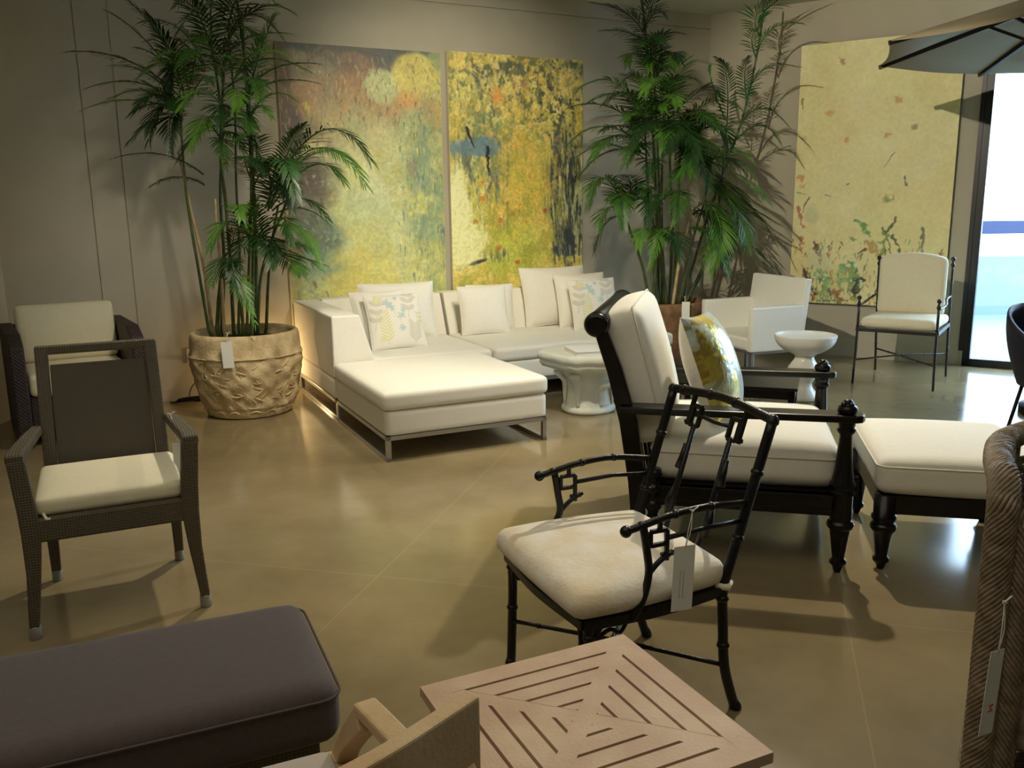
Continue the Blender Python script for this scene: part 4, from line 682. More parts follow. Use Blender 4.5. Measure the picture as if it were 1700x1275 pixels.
beam(bm, [(-.228, bp(.945), .945), (.228, bp(.945), .945)], .036, .036); obj('back_frame', bm, M_taupe, dc, bevel=.006)
bm = B(); frustum(bm, [(-.184, bp(.42)-.012, .42), (.184, bp(.42)-.012, .42), (.184, bp(.42)+.014, .42), (-.184, bp(.42)+.014, .42)], [(-.178, bp(.885)-.012, .885), (.178, bp(.885)-.012, .885), (.178, bp(.885)+.014, .885), (-.178, bp(.885)+.014, .885)]); obj('back_panel', bm, M_taupe2, dc, bevel=.004)
bm = B(); box(bm, (-.24, -.24, .43), (.24, .21, .447)); obj('seat_deck', bm, M_taupe2, dc)
bm = B(); rbox(bm, (-.247, -.268, .446), (.247, .205, .512), .024, (0, 0, .008)); obj('seat_cushion', bm, M_cream, dc)
bm = B(); tube(bm, [(.238, -.2, .46), (.262, -.215, .452), (.27, -.19, .44)], .006, 6); tube(bm, [(-.22, -.262, .46), (-.21, -.29, .446), (-.19, -.285, .44)], .006, 6); obj('cushion_tie', bm, M_cream, dc)
# ================================================================ DARK WOVEN LOUNGE ARMCHAIR (far left)
la = thing('lounge_armchair', 'dark brown woven block armchair with cream cushions against the wall, far left', 'armchair', (-3.14, 5.39), 33)
for s, nm in ((0, 'arm'), (1, 'arm')):
    x0 = 0 if s == 0 else .715; bm = B(); prism(bm, [(x0, 0, .01), (x0, .85, .01), (x0, .85, .73), (x0, .16, .73), (x0, .0, .66)], (.085, 0, 0)); obj('arm', bm, M_dkwov, la, bevel=.012)
bm = B(); frustum(bm, [(.085, .70, .1), (.715, .70, .1), (.715, .82, .1), (.085, .82, .1)], [(.085, .74, .72), (.715, .74, .72), (.715, .85, .72), (.085, .85, .72)]); obj('backrest', bm, M_dkwov, la, bevel=.01)
bm = B(); box(bm, (.085, .03, .10), (.715, .74, .33)); obj('seat_base', bm, M_dkwov, la, bevel=.01)
bm = B(); rbox(bm, (.09, .0, .331), (.71, .68, .475), .035, (0, 0, .012)); obj('seat_cushion', bm, M_cream, la)
bm = B(); rbox(bm, (.09, -.07, 0), (.71, .07, .40), .035, (0, .02, 0), M=Matrix.Translation((0, .55, .47)) @ Matrix.Rotation(R(-13), 4, 'X')); obj('back_cushion', bm, M_cream, la)
# ================================================================ BLACK LOUNGE CHAIR WITH OTTOMAN
lc = thing('lounge_chair', 'large black turned-wood lounge chair with white cushions, centre right', 'lounge chair', (1.33, 3.37), -13.5)
def turned_post(c, top, kind='front'):
    if kind == 'front':
        pr = [(.012, 0), (.017, .012), (.022, .03), (.034, .04), (.034, .052), (.024, .062), (.031, .12), (.040, .182), (.037, .188), (.050, .195), (.055, .208), (.050, .221), (.040, .226), (.044, .238), (.043, .246), (.043, .334), (.050, .340), (.050, .352), (.042, .358), (.052, .368), (.052, .380), (.044, .395), (.036, .44), (.030, .51), (.026, .575), (.027, .588), (.036, .596), (.038, .606), (.03, .614), (.034, .624), (.034, .64), (.03, .645)]
    elif kind == 'leg':
        pr = [(.012, 0), (.017, .012), (.022, .026), (.033, .036), (.033, .048), (.024, .058), (.030, .11), (.037, .16), (.048, .172), (.053, .185), (.048, .198), (.039, .203), (.044, .212), (.05, .222), (.05, .232), (.043, .238), (.043, .325)]
    else:
        pr = [(.013, 0), (.02, .02), (.033, .03), (.033, .045), (.022, .055), (.03, .12), (.034, .15)]+[(.030+.009*math.sin(i*PI/3), .15+i*.012) for i in range(0, 20)]+[(.03, .40)]
    bm = B(); lathe(bm, pr, c, 24); return bm
for y in (0, .92):
    p = obj('front_post', turned_post((0, y, 0), 0), M_black, lc, smooth=True)
    bm = B(); lathe(bm, [(.02, .672), (.036, .676), (.04, .688), (.036, .7), (.024, .706), (.018, .712), (.02, .72), (.012, .728)], (0, y, 0), 20)
    for k in range(4): bmesh.ops.create_uvsphere(bm, u_segments=8, v_segments=6, radius=.012, matrix=Matrix.Translation((.02*math.cos(k*PI/2+.6), y+.02*math.sin(k*PI/2+.6), .708)))
    obj('finial', bm, M_black, p, smooth=True)
    obj('rear_leg', turned_post((-.755, y, 0), 0, 'rear'), M_black, lc, smooth=True)
    bm = B(); prism(bm, [(-.90, y-.052, .642), (.03, y-.052, .642), (.055, y-.04, .642), (.066, y-.015, .642), (.066, y+.015, .642), (.055, y+.04, .642), (.03, y+.052, .642), (-.90, y+.052, .642)], (0, 0, .03)); obj('armrest', bm, M_black, lc, bevel=.006)
    bm = B(); beam(bm, [(-.815, y, .10), (-.825, y, .34), (-.865, y, .60), (-.925, y, .82), (-.985, y, .985)], .04, [.055, .075, .075, .065, .055], (1, 0, 0)); obj('back_post', bm, M_black, lc, bevel=.006)
    bm = B(); box(bm, (-.80, y-.018, .245), (-.02, y+.018, .332)); box(bm, (-.80, y-.024, .262), (-.02, y+.024, .275)); box(bm, (-.80, y-.024, .318), (-.02, y+.024, .332)); obj('side_rail', bm, M_black, lc, bevel=.003)
bm = B(); box(bm, (-.02, .02, .245), (.016, .90, .332)); obj('front_rail', bm, M_black, lc, bevel=.003)
bm = B(); box(bm, (-.80, .02, .245), (-.765, .90, .332)); obj('rear_rail', bm, M_black, lc, bevel=.003)
bm = B(); box(bm, (-.77, .02, .318), (-.01, .90, .334)); obj('seat_deck', bm, M_black, lc)
bm = B(); tube(bm, [(-1.0, y, 1.01) for y in (-.045, -.04, -.03, .95, .96, .965)], [.034, .046, .05, .05, .046, .034], 24)
for y in (-.02, .0, .92, .94): tube(bm, [(-1.0, y-.004, 1.01), (-1.0, y+.004, 1.01)], .053, 24)
obj('crest_roll', bm, M_black, lc)
for k in range(5):
    yy = .14+k*.16; bm = B(); beam(bm, [(-.80, yy, .30), (-.845, yy, .60), (-.97, yy, .98)], .035, .015, (1, 0, 0)); obj('back_slat', bm, M_black, lc, bevel=.003)
bm = B(); rbox(bm, (-.775, .035, .336), (.0, .885, .515), .06, (0.0, .0, .022), n=18); cu = obj('seat_cushion', bm, M_linen, lc)
bm = B(); lp = rect_loop((-.776, .034), (.001, .886), .465, .06); tube(bm, lp, .0035, 6, closed=True); obj('piping', bm, M_pipe, cu, smooth=True)
BM_ = Matrix.Translation((-.765, .46, .50)) @ Matrix.Rotation(R(-15.5), 4, 'Y')
bm = B(); rbox(bm, (-.09, -.415, 0), (.085, .415, .575), .055, (.035, 0, .02), n=18, M=BM_); cu = obj('back_cushion', bm, M_linen, lc)
for xx in (-.062, .058):
    lp = [BM_ @ Vector((xx, a, b_)) for a, b_ in [(p[0], p[1]) for p in rect_loop((-.415, .0), (.415, .582), 0, .05)]]; bm = B(); tube(bm, lp, .004, 6, closed=True); obj('piping', bm, M_pipe, cu, smooth=True)
cvg = Canvas(70, 70, 1, (176, 190, 188)); gmask = np.clip((.66-cvg.u)/.2, 0, 1)
cvg.tex(7, 7, (224, 198, 92), .42, .5, .95, 61, gmask); cvg.tex(11, 11, (168, 138, 60), .55, .62, .8, 63, gmask); cvg.tex(9, 9, (196, 206, 180), .58, .62, .8, 66)
for k in range(26):
    x = .08+.5*random.random(); y = random.random(); a = random.random()*180; cvg.blob(x, y, .08, .025, random.choice([(236, 212, 110), (206, 176, 76), (150, 150, 110)]), .9, .4, ang=a, rag=.2)
c_, s_ = math.cos(R(-13.5)), math.sin(R(-13.5)); lcp = lambda x, y, z: (1.33+c_*x-s_*y, 3.37+s_*x+c_*y, z)
pillow('gold_cushion', 'pale silver-blue cushion with gold foil print on the black lounge chair', None, lcp(-.45, .40, .535), 90-13.5-14, 21, .44, .50, .21, M_goldp, cv=cvg, roll=3, pipe=False)
om = thing('lounge_ottoman', 'black turned-wood ottoman with a white piped cushion, right of the lounge chair', 'ottoman', (1.52, 3.40), -13.5)
for x in (0.0, .56):
    for y in (0, .68): obj('leg', turned_post((x, y, 0), 0, 'leg'), M_black, om, smooth=True)
for a, b_ in (((-.02, -.022, .245), (.58, .016, .325)), ((-.02, .664, .245), (.58, .702, .325)), ((-.022, -.02, .245), (.016, .70, .325)), ((.544, -.02, .245), (.582, .70, .325))):
    bm = B(); box(bm, a, b_); obj('rail', bm, M_black, om, bevel=.004)
bm = B(); box(bm, (0, 0, .31), (.56, .68, .328)); obj('seat_deck', bm, M_black, om)
bm = B(); rbox(bm, (-.045, -.04, .33), (.605, .72, .475), .045, (0, 0, .025), n=18); cu = obj('seat_cushion', bm, M_linen, om)
bm = B(); tube(bm, rect_loop((-.043, -.038), (.603, .718), .447, .045), .0038, 6, closed=True); obj('piping', bm, M_pipe, cu, smooth=True)
# ================================================================ BLACK IRON FAUX-BAMBOO ARMCHAIR
bc = thing('iron_armchair', 'black metal faux-bamboo armchair with fretwork back and mottled cream seat, centre foreground', 'armchair', (.651, 2.384), 113.3)
def bamboo(bm, pts, r, k=4, node=1.28, every=.16):
    P_ = smoothpath(pts, k) if len(pts) > 2 else [Vector(pts[0]).lerp(Vector(pts[1]), i/6) for i in range(7)]
    tube(bm, P_, r, 10); acc = 0; last = every*.4
    for a, b_ in zip(P_, P_[1:]):
        d = (b_-a).length; acc += d
        if acc-last > every:
            last = acc; t = (b_-a).normalized(); tube(bm, [b_-t*.012, b_-t*.005, b_+t*.001, b_+t*.007], [r*.98, r*node, r*(node-.05), r*.98], 10)
    return bm
yb = lambda z: .052-(z-.40)/.49*.155
for s, x in (('near', 0.0), ('far', .50)):
    sg = -1 if x == 0 else 1
    bm = B(); bamboo(bm, [(x, -.012, .0), (x, .012, .07), (x, .036, .16), (x, .046, .29), (x, .05, .40), (x, yb(.5), .5), (x, yb(.74), .74), (x, yb(.885), .885)], .0155, every=.15); tube(bm, [(x, -.014, 0), (x, -.010, .012), (x, -.004, .03)], [.018, .019, .014], 12); obj('back_leg', bm, M_iron, bc, smooth=True)
    xf = x+sg*.012
    bm = B(); bamboo(bm, [(xf, .505, .0), (xf, .50, .12), (xf, .495, .30), (xf, .50, .395)], .015, every=.13); tube(bm, [(xf, .507, 0), (xf, .506, .012), (xf, .505, .03)], [.018, .019, .014], 12); obj('front_leg', bm, M_iron, bc, smooth=True)
    bm = B(); ax = x+sg*.022
    bamboo(bm, [(x, yb(.65), .65), (x+sg*.02, .12, .668), (ax, .24, .664), (ax, .33, .650), (ax, .385, .640)], .0105, every=.10); bmesh.ops.create_uvsphere(bm, u_segments=12, v_segments=8, radius=.017, matrix=Matrix.Translation((ax, .392, .639)))
    tube(bm, [(x, yb(.6), .60), (x+sg*.018, .12, .606), (ax, .26, .600)], .0075, 8); obj('arm_rail', bm, M_iron, bc, smooth=True)
    bm = B(); bamboo(bm, [(ax, .338, .645), (ax, .325, .57), (ax, .318, .505), (x+sg*.036, .345, .44), (x+sg*.03, .375, .385)], .0115, every=.2); tube(bm, smoothpath([(ax, .32, .502), (ax, .285, .535), (ax, .235, .560)], 4), .008, 8); obj('arm_support', bm, M_iron, bc, smooth=True)
    bm = B()
    for a, b_ in (((.315, .625), (.262, .625)), ((.262, .625), (.262, .585)), ((.262, .585), (.315, .585)), ((.315, .585), (.315, .625)), ((.285, .625), (.285, .65)), ((.262, .59), (.262, .535)), ((.28, .553), (.24, .553))):
        beam(bm, [(ax, a[0], a[1]), (ax, b_[0], b_[1])], .012, .012, (1, 0, 0))
    obj('arm_fret', bm, M_iron, bc, bevel=.002)
    bm = B(); tube(bm, smoothpath([(xf, .44, .385), (xf, .465, .37), (xf, .475, .33), (xf, .47, .30)], 4), .008, 8); tube(bm, smoothpath([(x-sg*.05, .505, .385), (x-sg*.025, .505, .36), (x-sg*.018, .505, .32), (x-sg*.028, .505, .29)], 4), .008, 8); tube(bm, smoothpath([(xf, .375, .38), (xf, .40, .345), (xf, .43, .36), (xf, .462, .345), (xf, .485, .30)], 4), .006, 8); prism(bm, [(xf-.004, .50, .39), (xf-.004, .42, .39), (xf-.004, .47, .36), (xf-.004, .49, .32)], (.008, 0, 0)); prism(bm, [(xf, .498, .39), (xf-sg*.08, .498, .39), (xf-sg*.03, .498, .36), (xf-sg*.01, .498, .32)], (0, .008, 0)); obj('corner_bracket', bm, M_iron, bc)
bm = B(); bamboo(bm, [(-.012, yb(.885), .886), (.12, yb(.89)-.006, .896), (.25, yb(.9)-.012, .902), (.38, yb(.89)-.006, .896), (.512, yb(.885), .886)], .0145, every=.12)
for x in (0, .5): bmesh.ops.create_uvsphere(bm, u_segments=12, v_segments=8, radius=.019, matrix=Matrix.Translation((x, yb(.885), .885)))
obj('top_rail', bm, M_iron, bc, smooth=True)
bp2 = lambda x, z: (x, yb(z)-.004, z)
for x, sg in ((.12, 1), (.38, -1)):
    bm = B()
    for a, b_ in (((x, .89), (x, .79)), ((x-sg*.014, .80), (x+sg*.014, .80)), ((x+sg*.012, .855), (x+sg*.052, .855)), ((x+sg*.052, .855), (x+sg*.052, .795)), ((x+sg*.052, .795), (x+sg*.012, .795)), ((x+sg*.012, .855), (x+sg*.012, .795))):
        beam(bm, [bp2(*a), bp2(*b_)], .012, .012, (0, 1, 0))
    xx = x+sg*.036; tube(bm, [bp2(xx, .80), bp2(xx, .6), bp2(xx+sg*.01, .42)], .009, 8); tube(bm, [bp2(xx-sg*.012, .735), bp2(xx-sg*.012, .69), bp2(xx-sg*.02, .655)], [.009, .012, .012], 8); tube(bm, [bp2(xx-sg*.006, .60), bp2(xx-sg*.014, .55), bp2(xx-sg*.012, .50)], [.008, .013, .009], 8)
    obj('back_fret', bm, M_iron, bc, smooth=False)
bm = B(); tube(bm, [bp2(.17, .83), bp2(.25, .826), bp2(.33, .83)], .007, 8); obj('fret_bar', bm, M_iron, bc, smooth=True)
bm = B()
for pts in ([(0, .05, .395), (-.028, .28, .392), (-.016, .515, .39)], [(.5, .05, .395), (.528, .28, .392), (.516, .515, .39)], [(-.016, .515, .39), (.25, .535, .39), (.516, .515, .39)], [(0, .05, .395), (.25, .03, .395), (.5, .05, .395)]):
    beam(bm, smoothpath(pts, 5), .018, .03)
obj('seat_frame', bm, M_iron, bc, bevel=.003)
bm = B(); prism(bm, [(.0, .06, .396), (.5, .06, .396), (.51, .51, .396), (-.01, .51, .396)], (0, 0, .008)); obj('seat_deck', bm, M_iron, bc)
bm = B(); bamboo(bm, [(0, .038, .155), (.25, .26, .162), (.5, .50, .165)], .007, every=.12); obj('stretcher', bm, M_iron, bc, smooth=True)
bm = B(); bamboo(bm, [(.5, .038, .155), (.25, .28, .162), (.0, .50, .165)], .007, every=.12); obj('stretcher', bm, M_iron, bc, smooth=True)
bm = B(); rbox(bm, (-.03, .035, .405), (.53, .55, .487), .042, (.012, .012, .02), n=18)
for v in bm.verts:
    t = (v.co.y-.03)/.52; v.co.x = .25+(v.co.x-.25)*(.90+.12*min(1, t*1.4))
obj('seat_cushion', bm, M_velvet, bc)
bm = B(); tube(bm, [(.0, .068, .41), (-.018, .046, .41), (.0, .026, .412), (.019, .046, .41)], .012, 8, closed=True, flat=.9); obj('cushion_tie', bm, M_cream, bc, smooth=True)
# ================================================================ WHITE WOVEN ARMCHAIR
wa = thing('woven_armchair', 'low white woven armchair on metal legs, behind the lounge chair', 'armchair', (1.95, 7.02), -71)
for x0 in (-.78, -.065):
    bm = B(); prism(bm, [(x0, 0, .29), (x0, .50, .29), (x0, .50, .66), (x0, .0, .655)], (.065, 0, 0)); obj('arm', bm, M_whitevinyl, wa, bevel=.012)
bm = B(); frustum(bm, [(-.775, .44, .29), (-.005, .44, .29), (-.005, .505, .29), (-.775, .505, .29)], [(-.775, .52, .87), (-.005, .52, .87), (-.005, .57, .87), (-.775, .57, .87)]); obj('backrest', bm, M_whitevinyl, wa, bevel=.012)
bm = B(); box(bm, (-.72, .005, .295), (-.06, .46, .40)); obj('seat', bm, M_whitevinyl, wa, bevel=.02)
bm = B(); box(bm, (-.775, .01, .272), (-.005, .03, .29)); box(bm, (-.775, .47, .272), (-.005, .49, .29)); box(bm, (-.025, .01, .272), (-.005, .49, .29)); box(bm, (-.775, .01, .272), (-.755, .49, .29)); obj('steel_frame', bm, M_steel, wa)
for x in (-.77, -.04):
    for y in (.01, .46): bm = B(); box(bm, (x, y, 0), (x+.03, y+.03, .275)); obj('leg', bm, M_steel, wa, bevel=.002)
# ================================================================ GLAZED HOURGLASS TABLE
hg = thing('ceramic_side_table', 'glossy white hourglass side table in front of the white woven armchair', 'side table', (2.24, 6.58))
pr = [(.115, 0), (.125, .01), (.122, .03), (.10, .06), (.075, .09), (.066, .115), (.072, .14), (.095, .175), (.115, .205), (.121, .232), (.112, .26), (.09, .29), (.075, .315), (.072, .335), (.085, .352), (.13, .375), (.18, .405), (.212, .44), (.226, .475), (.23, .50), (.226, .504), (.22, .50), (.216, .492), (.18, .49), (.02, .488)]
sp = [tuple(p)[:2] for p in [(v.x, v.y) for v in smoothpath([Vector((a, b_, 0)) for a, b_ in pr], 3)]]
bm = B(); lathe(bm, sp, seg=48); obj('table_body', bm, M_gloss, hg, smooth=True)
# ================================================================ BLACK LOW TABLE
bt = thing('low_table', 'black low table standing behind the lounge chair', 'table', (1.70, 5.08), -20)
bm = B(); box(bm, (-.75, 0, .385), (0, .50, .405)); obj('tabletop', bm, M_black, bt, bevel=.004)
bm = B(); box(bm, (-.735, .015, .33), (-.015, .035, .385)); box(bm, (-.735, .465, .33), (-.015, .485, .385)); box(bm, (-.035, .015, .33), (-.015, .485, .385)); box(bm, (-.735, .015, .33), (-.715, .485, .385)); obj('apron', bm, M_black, bt)
for x in (-.735, -.055):
    for y in (.015, .445): bm = B(); box(bm, (x, y, 0), (x+.04, y+.04, .385)); obj('leg', bm, M_black, bt, bevel=.003)
# ================================================================ IRON DINING CHAIR BY THE RIGHT WALL
ic = thing('iron_dining_chair', 'dark thin-legged iron armchair with cream back and seat beside the glass door', 'chair', (2.85, 7.16), -35.7)
def thin(bm, pts, r=.0105, every=.16):
    return bamboo(bm, pts, r, 4, 1.35, every)
for x in (.0, .62):
    bm = B(); thin(bm, [(x, 0, 0), (x+(.008 if x == 0 else -.008), .01, .3), (x+(.01 if x == 0 else -.01), .015, .68)]); bmesh.ops.create_uvsphere(bm, u_segments=10, v_segments=8, radius=.019, matrix=Matrix.Translation((x+(.01 if x == 0 else -.01), .015, .715))); tube(bm, [(x+(.01 if x == 0 else -.01), .015, z) for z in (.65, .67, .68, .70)], [.014, .018, .011, .008], 10); obj('front_post', bm, M_bronze, ic, smooth=True)
    xb = x+(.01 if x == 0 else -.03)
    bm = B(); thin(bm, [(xb, .72, 0), (xb, .68, .25), (xb, .64, .48), (xb, .61, .75), (xb, .60, .97)]); bmesh.ops.create_uvsphere(bm, u_segments=10, v_segments=8, radius=.02, matrix=Matrix.Translation((xb, .60, 1.01))); tube(bm, [(xb, .60, z) for z in (.945, .965, .975, .995)], [.014, .019, .011, .008], 10); obj('back_post', bm, M_bronze, ic, smooth=True)
    bm = B(); thin(bm, [(x+(.01 if x == 0 else -.01), .015, .645), (x, .25, .66), (xb, .45, .69), (xb, .61, .70)], .009); obj('armrest', bm, M_bronze, ic, smooth=True)
bm = B()
for a, b_ in (((.005, .01, .455), (.615, .01, .455)), ((.005, .01, .455), (.01, .64, .46)), ((.615, .01, .455), (.59, .64, .46)), ((.01, .64, .46), (.59, .64, .46))): beam(bm, [a, b_], .022, .03)
obj('seat_frame', bm, M_bronze, ic, bevel=.003)
for a, b_ in (((.005, .0, .20), (.59, .69, .20)), ((.615, .0, .20), (.01, .69, .20))):
    bm = B(); thin(bm, [a, (.3, .35, .215 if a[0] < .3 else .205), b_], .007); obj('stretcher', bm, M_bronze, ic, smooth=True)
bm = B(); rbox(bm, (.02, .01, .472), (.60, .60, .555), .04, (0, 0, .015)); obj('seat_cushion', bm, M_cream, ic)
bm = B(); rbox(bm, (.03, .50, .54), (.565, .59, 1.02), .04, (0, .012, 0))
for v in bm.verts:
    if v.co.z > .9: v.co.z += .045*(1-((v.co.x-.297)/.27)**2)*(v.co.z-.9)/.12
obj('back_cushion', bm, M_cream, ic)
# ================================================================ MARKET UMBRELLA
ub = thing('market_umbrella', 'beige market umbrella seen from below at the top right corner', 'umbrella', (3.916, 5.995), 0)
RU, ZE, ZA, TH = 1.472, 2.50, 2.925, 2.409
ver = [Vector((RU*math.cos(TH+k*PI/4), RU*math.sin(TH+k*PI/4), ZE)) for k in range(8)]; apx = Vector((0, 0, ZA))
bm = B(); n = 6
for k in range(8):
    a, b_ = ver[k], ver[(k+1) % 8]; grid = []
    for i in range(n+1):
        row = []
        for j in range(n+1):
            t = i/n; s = j/n; p = apx.lerp(a.lerp(b_, s), t); p.z -= .03*math.sin(PI*s)*t*(1-.3*t)+.0; p += (Vector((p.x, p.y, 0))*-.02*math.sin(PI*s)*t); row.append(bm.verts.new(p))
        grid.append(row)
    for i in range(n):
        for j in range(n):
            bm.faces.new((grid[i][j], grid[i+1][j], grid[i+1][j+1], grid[i][j+1])).smooth = True
bmesh.ops.remove_doubles(bm, verts=bm.verts, dist=.001); o = obj('canopy', bm, M_umbr, ub); md = o.modifiers.new('solid', 'SOLIDIFY'); md.thickness = .006
for k in range(8):
    bm = B(); beam(bm, [apx+Vector((0, 0, -.05)), ver[k]*1.0+Vector((0, 0, -.016))], .022, .03); r_ = obj('rib', bm, M_rib, ub)
    m_ = (apx+Vector((0, 0, -.05))).lerp(ver[k]+Vector((0, 0, -.016)), .5); bm = B(); beam(bm, [Vector((0, 0, 2.32)), m_], .016, .02); obj('strut', bm, M_rib, ub)
bm = B(); lathe(bm, [(.03, .05), (.03, 2.9), (.015, 2.98), (.02, 3.0), (.005, 3.02)], seg=16); obj('pole', bm, M_rib, ub, smooth=True)
bm = B(); lathe(bm, [(.055, 2.28), (.06, 2.3), (.06, 2.34), (.055, 2.36)], seg=16); obj('hub', bm, M_rib, ub)
bm = B(); lathe(bm, [(.30, 0), (.30, .05), (.06, .07), (.045, .2), (.04, .25)], seg=32); obj('base', bm, M_dark, ub)
# ================================================================ NAVY CHAIR CUT BY THE RIGHT EDGE
nc = thing('shell_chair', 'dark navy rounded chair on thin metal legs, cut off by the right edge', 'chair', (3.24, 5.0), 20)
bm = B(); pts = []
nn, mm = 20, 10; grid = []
for i in range(nn+1):
    a = R(200-220*i/nn); row = []
    for j in range(mm+1):
        t = j/mm; r_ = .22+.08*math.sin(t*PI*.55); hgt = .42+(.26+.20*math.sin(PI*i/nn))*t; row.append(bm.verts.new((r_*1.15*math.cos(a), r_*math.sin(a)*1.0+.02, hgt)))
    grid.append(row)
for i in range(nn):
    for j in range(mm): bm.faces.new((grid[i][j], grid[i+1][j], grid[i+1][j+1], grid[i][j+1])).smooth = True
o = obj('shell_back', bm, M_blue, nc); md = o.modifiers.new('solid', 'SOLIDIFY'); md.thickness = .02
bm = B(); rbox(bm, (-.19, -.17, .405), (.20, .18, .46), .025); obj('seat', bm, M_blue, nc)
for sx in (-1, 1):
    for sy in (-1, 1): bm = B(); tube(bm, [(sx*.16, sy*.15, .41), (sx*.21, sy*.21, 0)], .011, 10); obj('leg', bm, M_iron, nc, smooth=True)
# ================================================================ PLUM BENCH
pb = thing('upholstered_bench', 'long bench with a plum-grey cushion in the lower left foreground', 'bench', (-.388, 1.777), 23.8)
bm = B(); rbox(bm, (-1.75, .0, .302), (.0, .50, .455), .05, (.0, .0, .012), n=22); cu = obj('seat_cushion', bm, M_purple, pb)
bm = B(); tube(bm, rect_loop((-1.752, -.002), (.002, .502), .425, .05), .0035, 6, closed=True); obj('piping', bm, mat('dark_plum_piping', (84, 72, 72), .9), cu, smooth=True)
bm = B(); box(bm, (-1.72, .04, .24), (-.05, .46, .301)); obj('bench_frame', bm, M_taupe, pb, bevel=.006)
for x in (-1.70, -.11):
    for y in (.05, .41): bm = B(); box(bm, (x, y, 0), (x+.045, y+.045, .24)); obj('leg', bm, M_taupe, pb, bevel=.004)
# ================================================================ TEAK SLATTED TABLE
tt = thing('teak_side_table', 'square pale teak table with mitred slatted top, bottom centre', 'table', (-.204, 1.688), 25.5)
S_ = .51; Hc = S_/2; gp = .0042
bm = B(); zt, th_ = .5, .022; bw = .055
# mitred border and three concentric slat rings, diagonals solid
rings_ = [(0, .052), (.0595, .100), (.1075, .148), (.1555, .196), (.2035, .24)]
def quad(bm, p, z0, z1): frustum(bm, [(x, y, z0) for x, y in p], [(x, y, z1) for x, y in p])
dw = .027  # half-width of the diagonal rails at each edge
for side in range(4):
    Mr = Matrix.Translation((Hc, -Hc, 0)) @ Matrix.Rotation(side*PI/2, 4, 'Z')
    for (a, b_) in rings_:
        ya, yb_ = Hc-a, Hc-b_
        if a == 0: pts = [(-ya, ya), (ya, ya), (yb_, yb_), (-yb_, yb_)]
        else: pts = [(-ya+dw-.002, ya), (ya-dw+.002, ya), (yb_-dw+.002, yb_), (-yb_+dw-.002, yb_)]
        if a > .2: pts = [(-ya+dw, ya), (ya-dw, ya), (.004, .03), (-.004, .03)]
        q = [Mr @ Vector((x, y, 0)) for x, y in pts]; frustum(bm, [(v.x, v.y, zt-th_) for v in q][::-1], [(v.x, v.y, zt) for v in q][::-1])
slats = obj('tabletop', bm, M_teak, tt)
bm = B()
for ang in (45, -45):
    Mr = Matrix.Translation((Hc, -Hc, 0)) @ Matrix.Rotation(R(ang), 4, 'Z'); L_ = (Hc-.049)*math.sqrt(2); dd = dw/math.sqrt(2)
    q = [Mr @ Vector(p) for p in ((-L_+dd, -dd, 0), (L_-dd, -dd, 0), (L_, 0, 0), (L_-dd, dd, 0), (-L_+dd, dd, 0), (-L_, 0, 0))]
    prism(bm, [(v.x, v.y, zt-th_-.001) for v in q], (0, 0, th_+.0005+(.0004 if ang > 0 else 0)))
obj('diagonal_rail', bm, M_teak, tt)
bm = B(); box(bm, (.03, -.05, .42), (.48, -.03, .478)); box(bm, (.03, -.48, .42), (.48, -.46, .478)); box(bm, (.03, -.48, .42), (.05, -.03, .478)); box(bm, (.46, -.48, .42), (.48, -.03, .478)); obj('apron', bm, M_teak, tt)
for x in (.015, .455):
    for y in (-.495, -.055): bm = B(); box(bm, (x, y, 0), (x+.04, y+.04, .478)); obj('leg', bm, M_teak, tt, bevel=.003)
# ================================================================ TEAK ARMCHAIR (nearest, cut by the lower edge)
tk = thing('teak_armchair', 'golden teak armchair with curved back rail, seen from behind at the bottom edge', 'chair', (-.355, 1.60), 24)
XL = -.58
for x, s in ((.0, 1), (XL, -1)):
    bm = B(); beam(bm, [(x, 0, 0), (x, 0, .40)], .045, .045, (0, 1, 0)); beam(bm, smoothpath([(x, .0, .39), (x+s*.004, -.03, .44), (x+s*.012, -.08, .50), (x+s*.02, -.14, .562)], 4), .042, [.045, .042, .04, .038, .036, .036, .038, .04, .042, .044, .046, .05, .05][:13], (0, 1, 0)); obj('front_leg', bm, M_teak2, tk, bevel=.004)
    bm = B(); beam(bm, smoothpath([(x+s*.02, -.12, .574), (x+s*.035, -.23, .584), (x+s*.05, -.36, .592), (x+s*.045, -.50, .598), (x+s*.03, -.60, .60)], 5), .046, .026); obj('armrest', bm, M_teak2, tk, bevel=.006)
    bm = B(); beam(bm, smoothpath([(x+s*.02, -.56, 0), (x+s*.02, -.545, .35), (x+s*.03, -.575, .62), (x+s*.035, -.605, .76)], 5), .036, .045, (0, 1, 0)); obj('back_leg', bm, M_teak2, tk, bevel=.004)
arc = lambda off, zz: smoothpath([(XL-.06, -.595-off*.3, zz), (XL+.12, -.68-off, zz), (-.29, -.72-off, zz), (-.12, -.68-off, zz), (.06, -.595-off*.3, zz)], 8)
bm = B(); beam(bm, arc(0, .785), .026, .13); obj('top_rail', bm, M_teak2, tk, bevel=.004)
bm = B(); beam(bm, arc(-.01, .60), .02, .045); obj('lower_back_rail', bm, M_teak2, tk, bevel=.003)
for k in range(7):
    x = -.50+k*.07; bm = B(); yy = -.70+.0*k; yy = -.71+1.0*(x+.29)**2; beam(bm, [(x, yy, .60), (x, yy-.004, .74)], .018, .012, (0, 1, 0)); obj('back_spindle', bm, M_teak2, tk)
bm = B(); box(bm, (XL, -.02, .345), (0, .02, .405)); box(bm, (XL, -.58, .345), (0, -.54, .405)); box(bm, (-.02, -.56, .345), (.02, 0, .405)); box(bm, (XL-.02, -.56, .345), (XL+.02, 0, .405)); box(bm, (XL, -.56, .385), (0, 0, .40)); obj('seat_frame', bm, M_teak2, tk, bevel=.003)
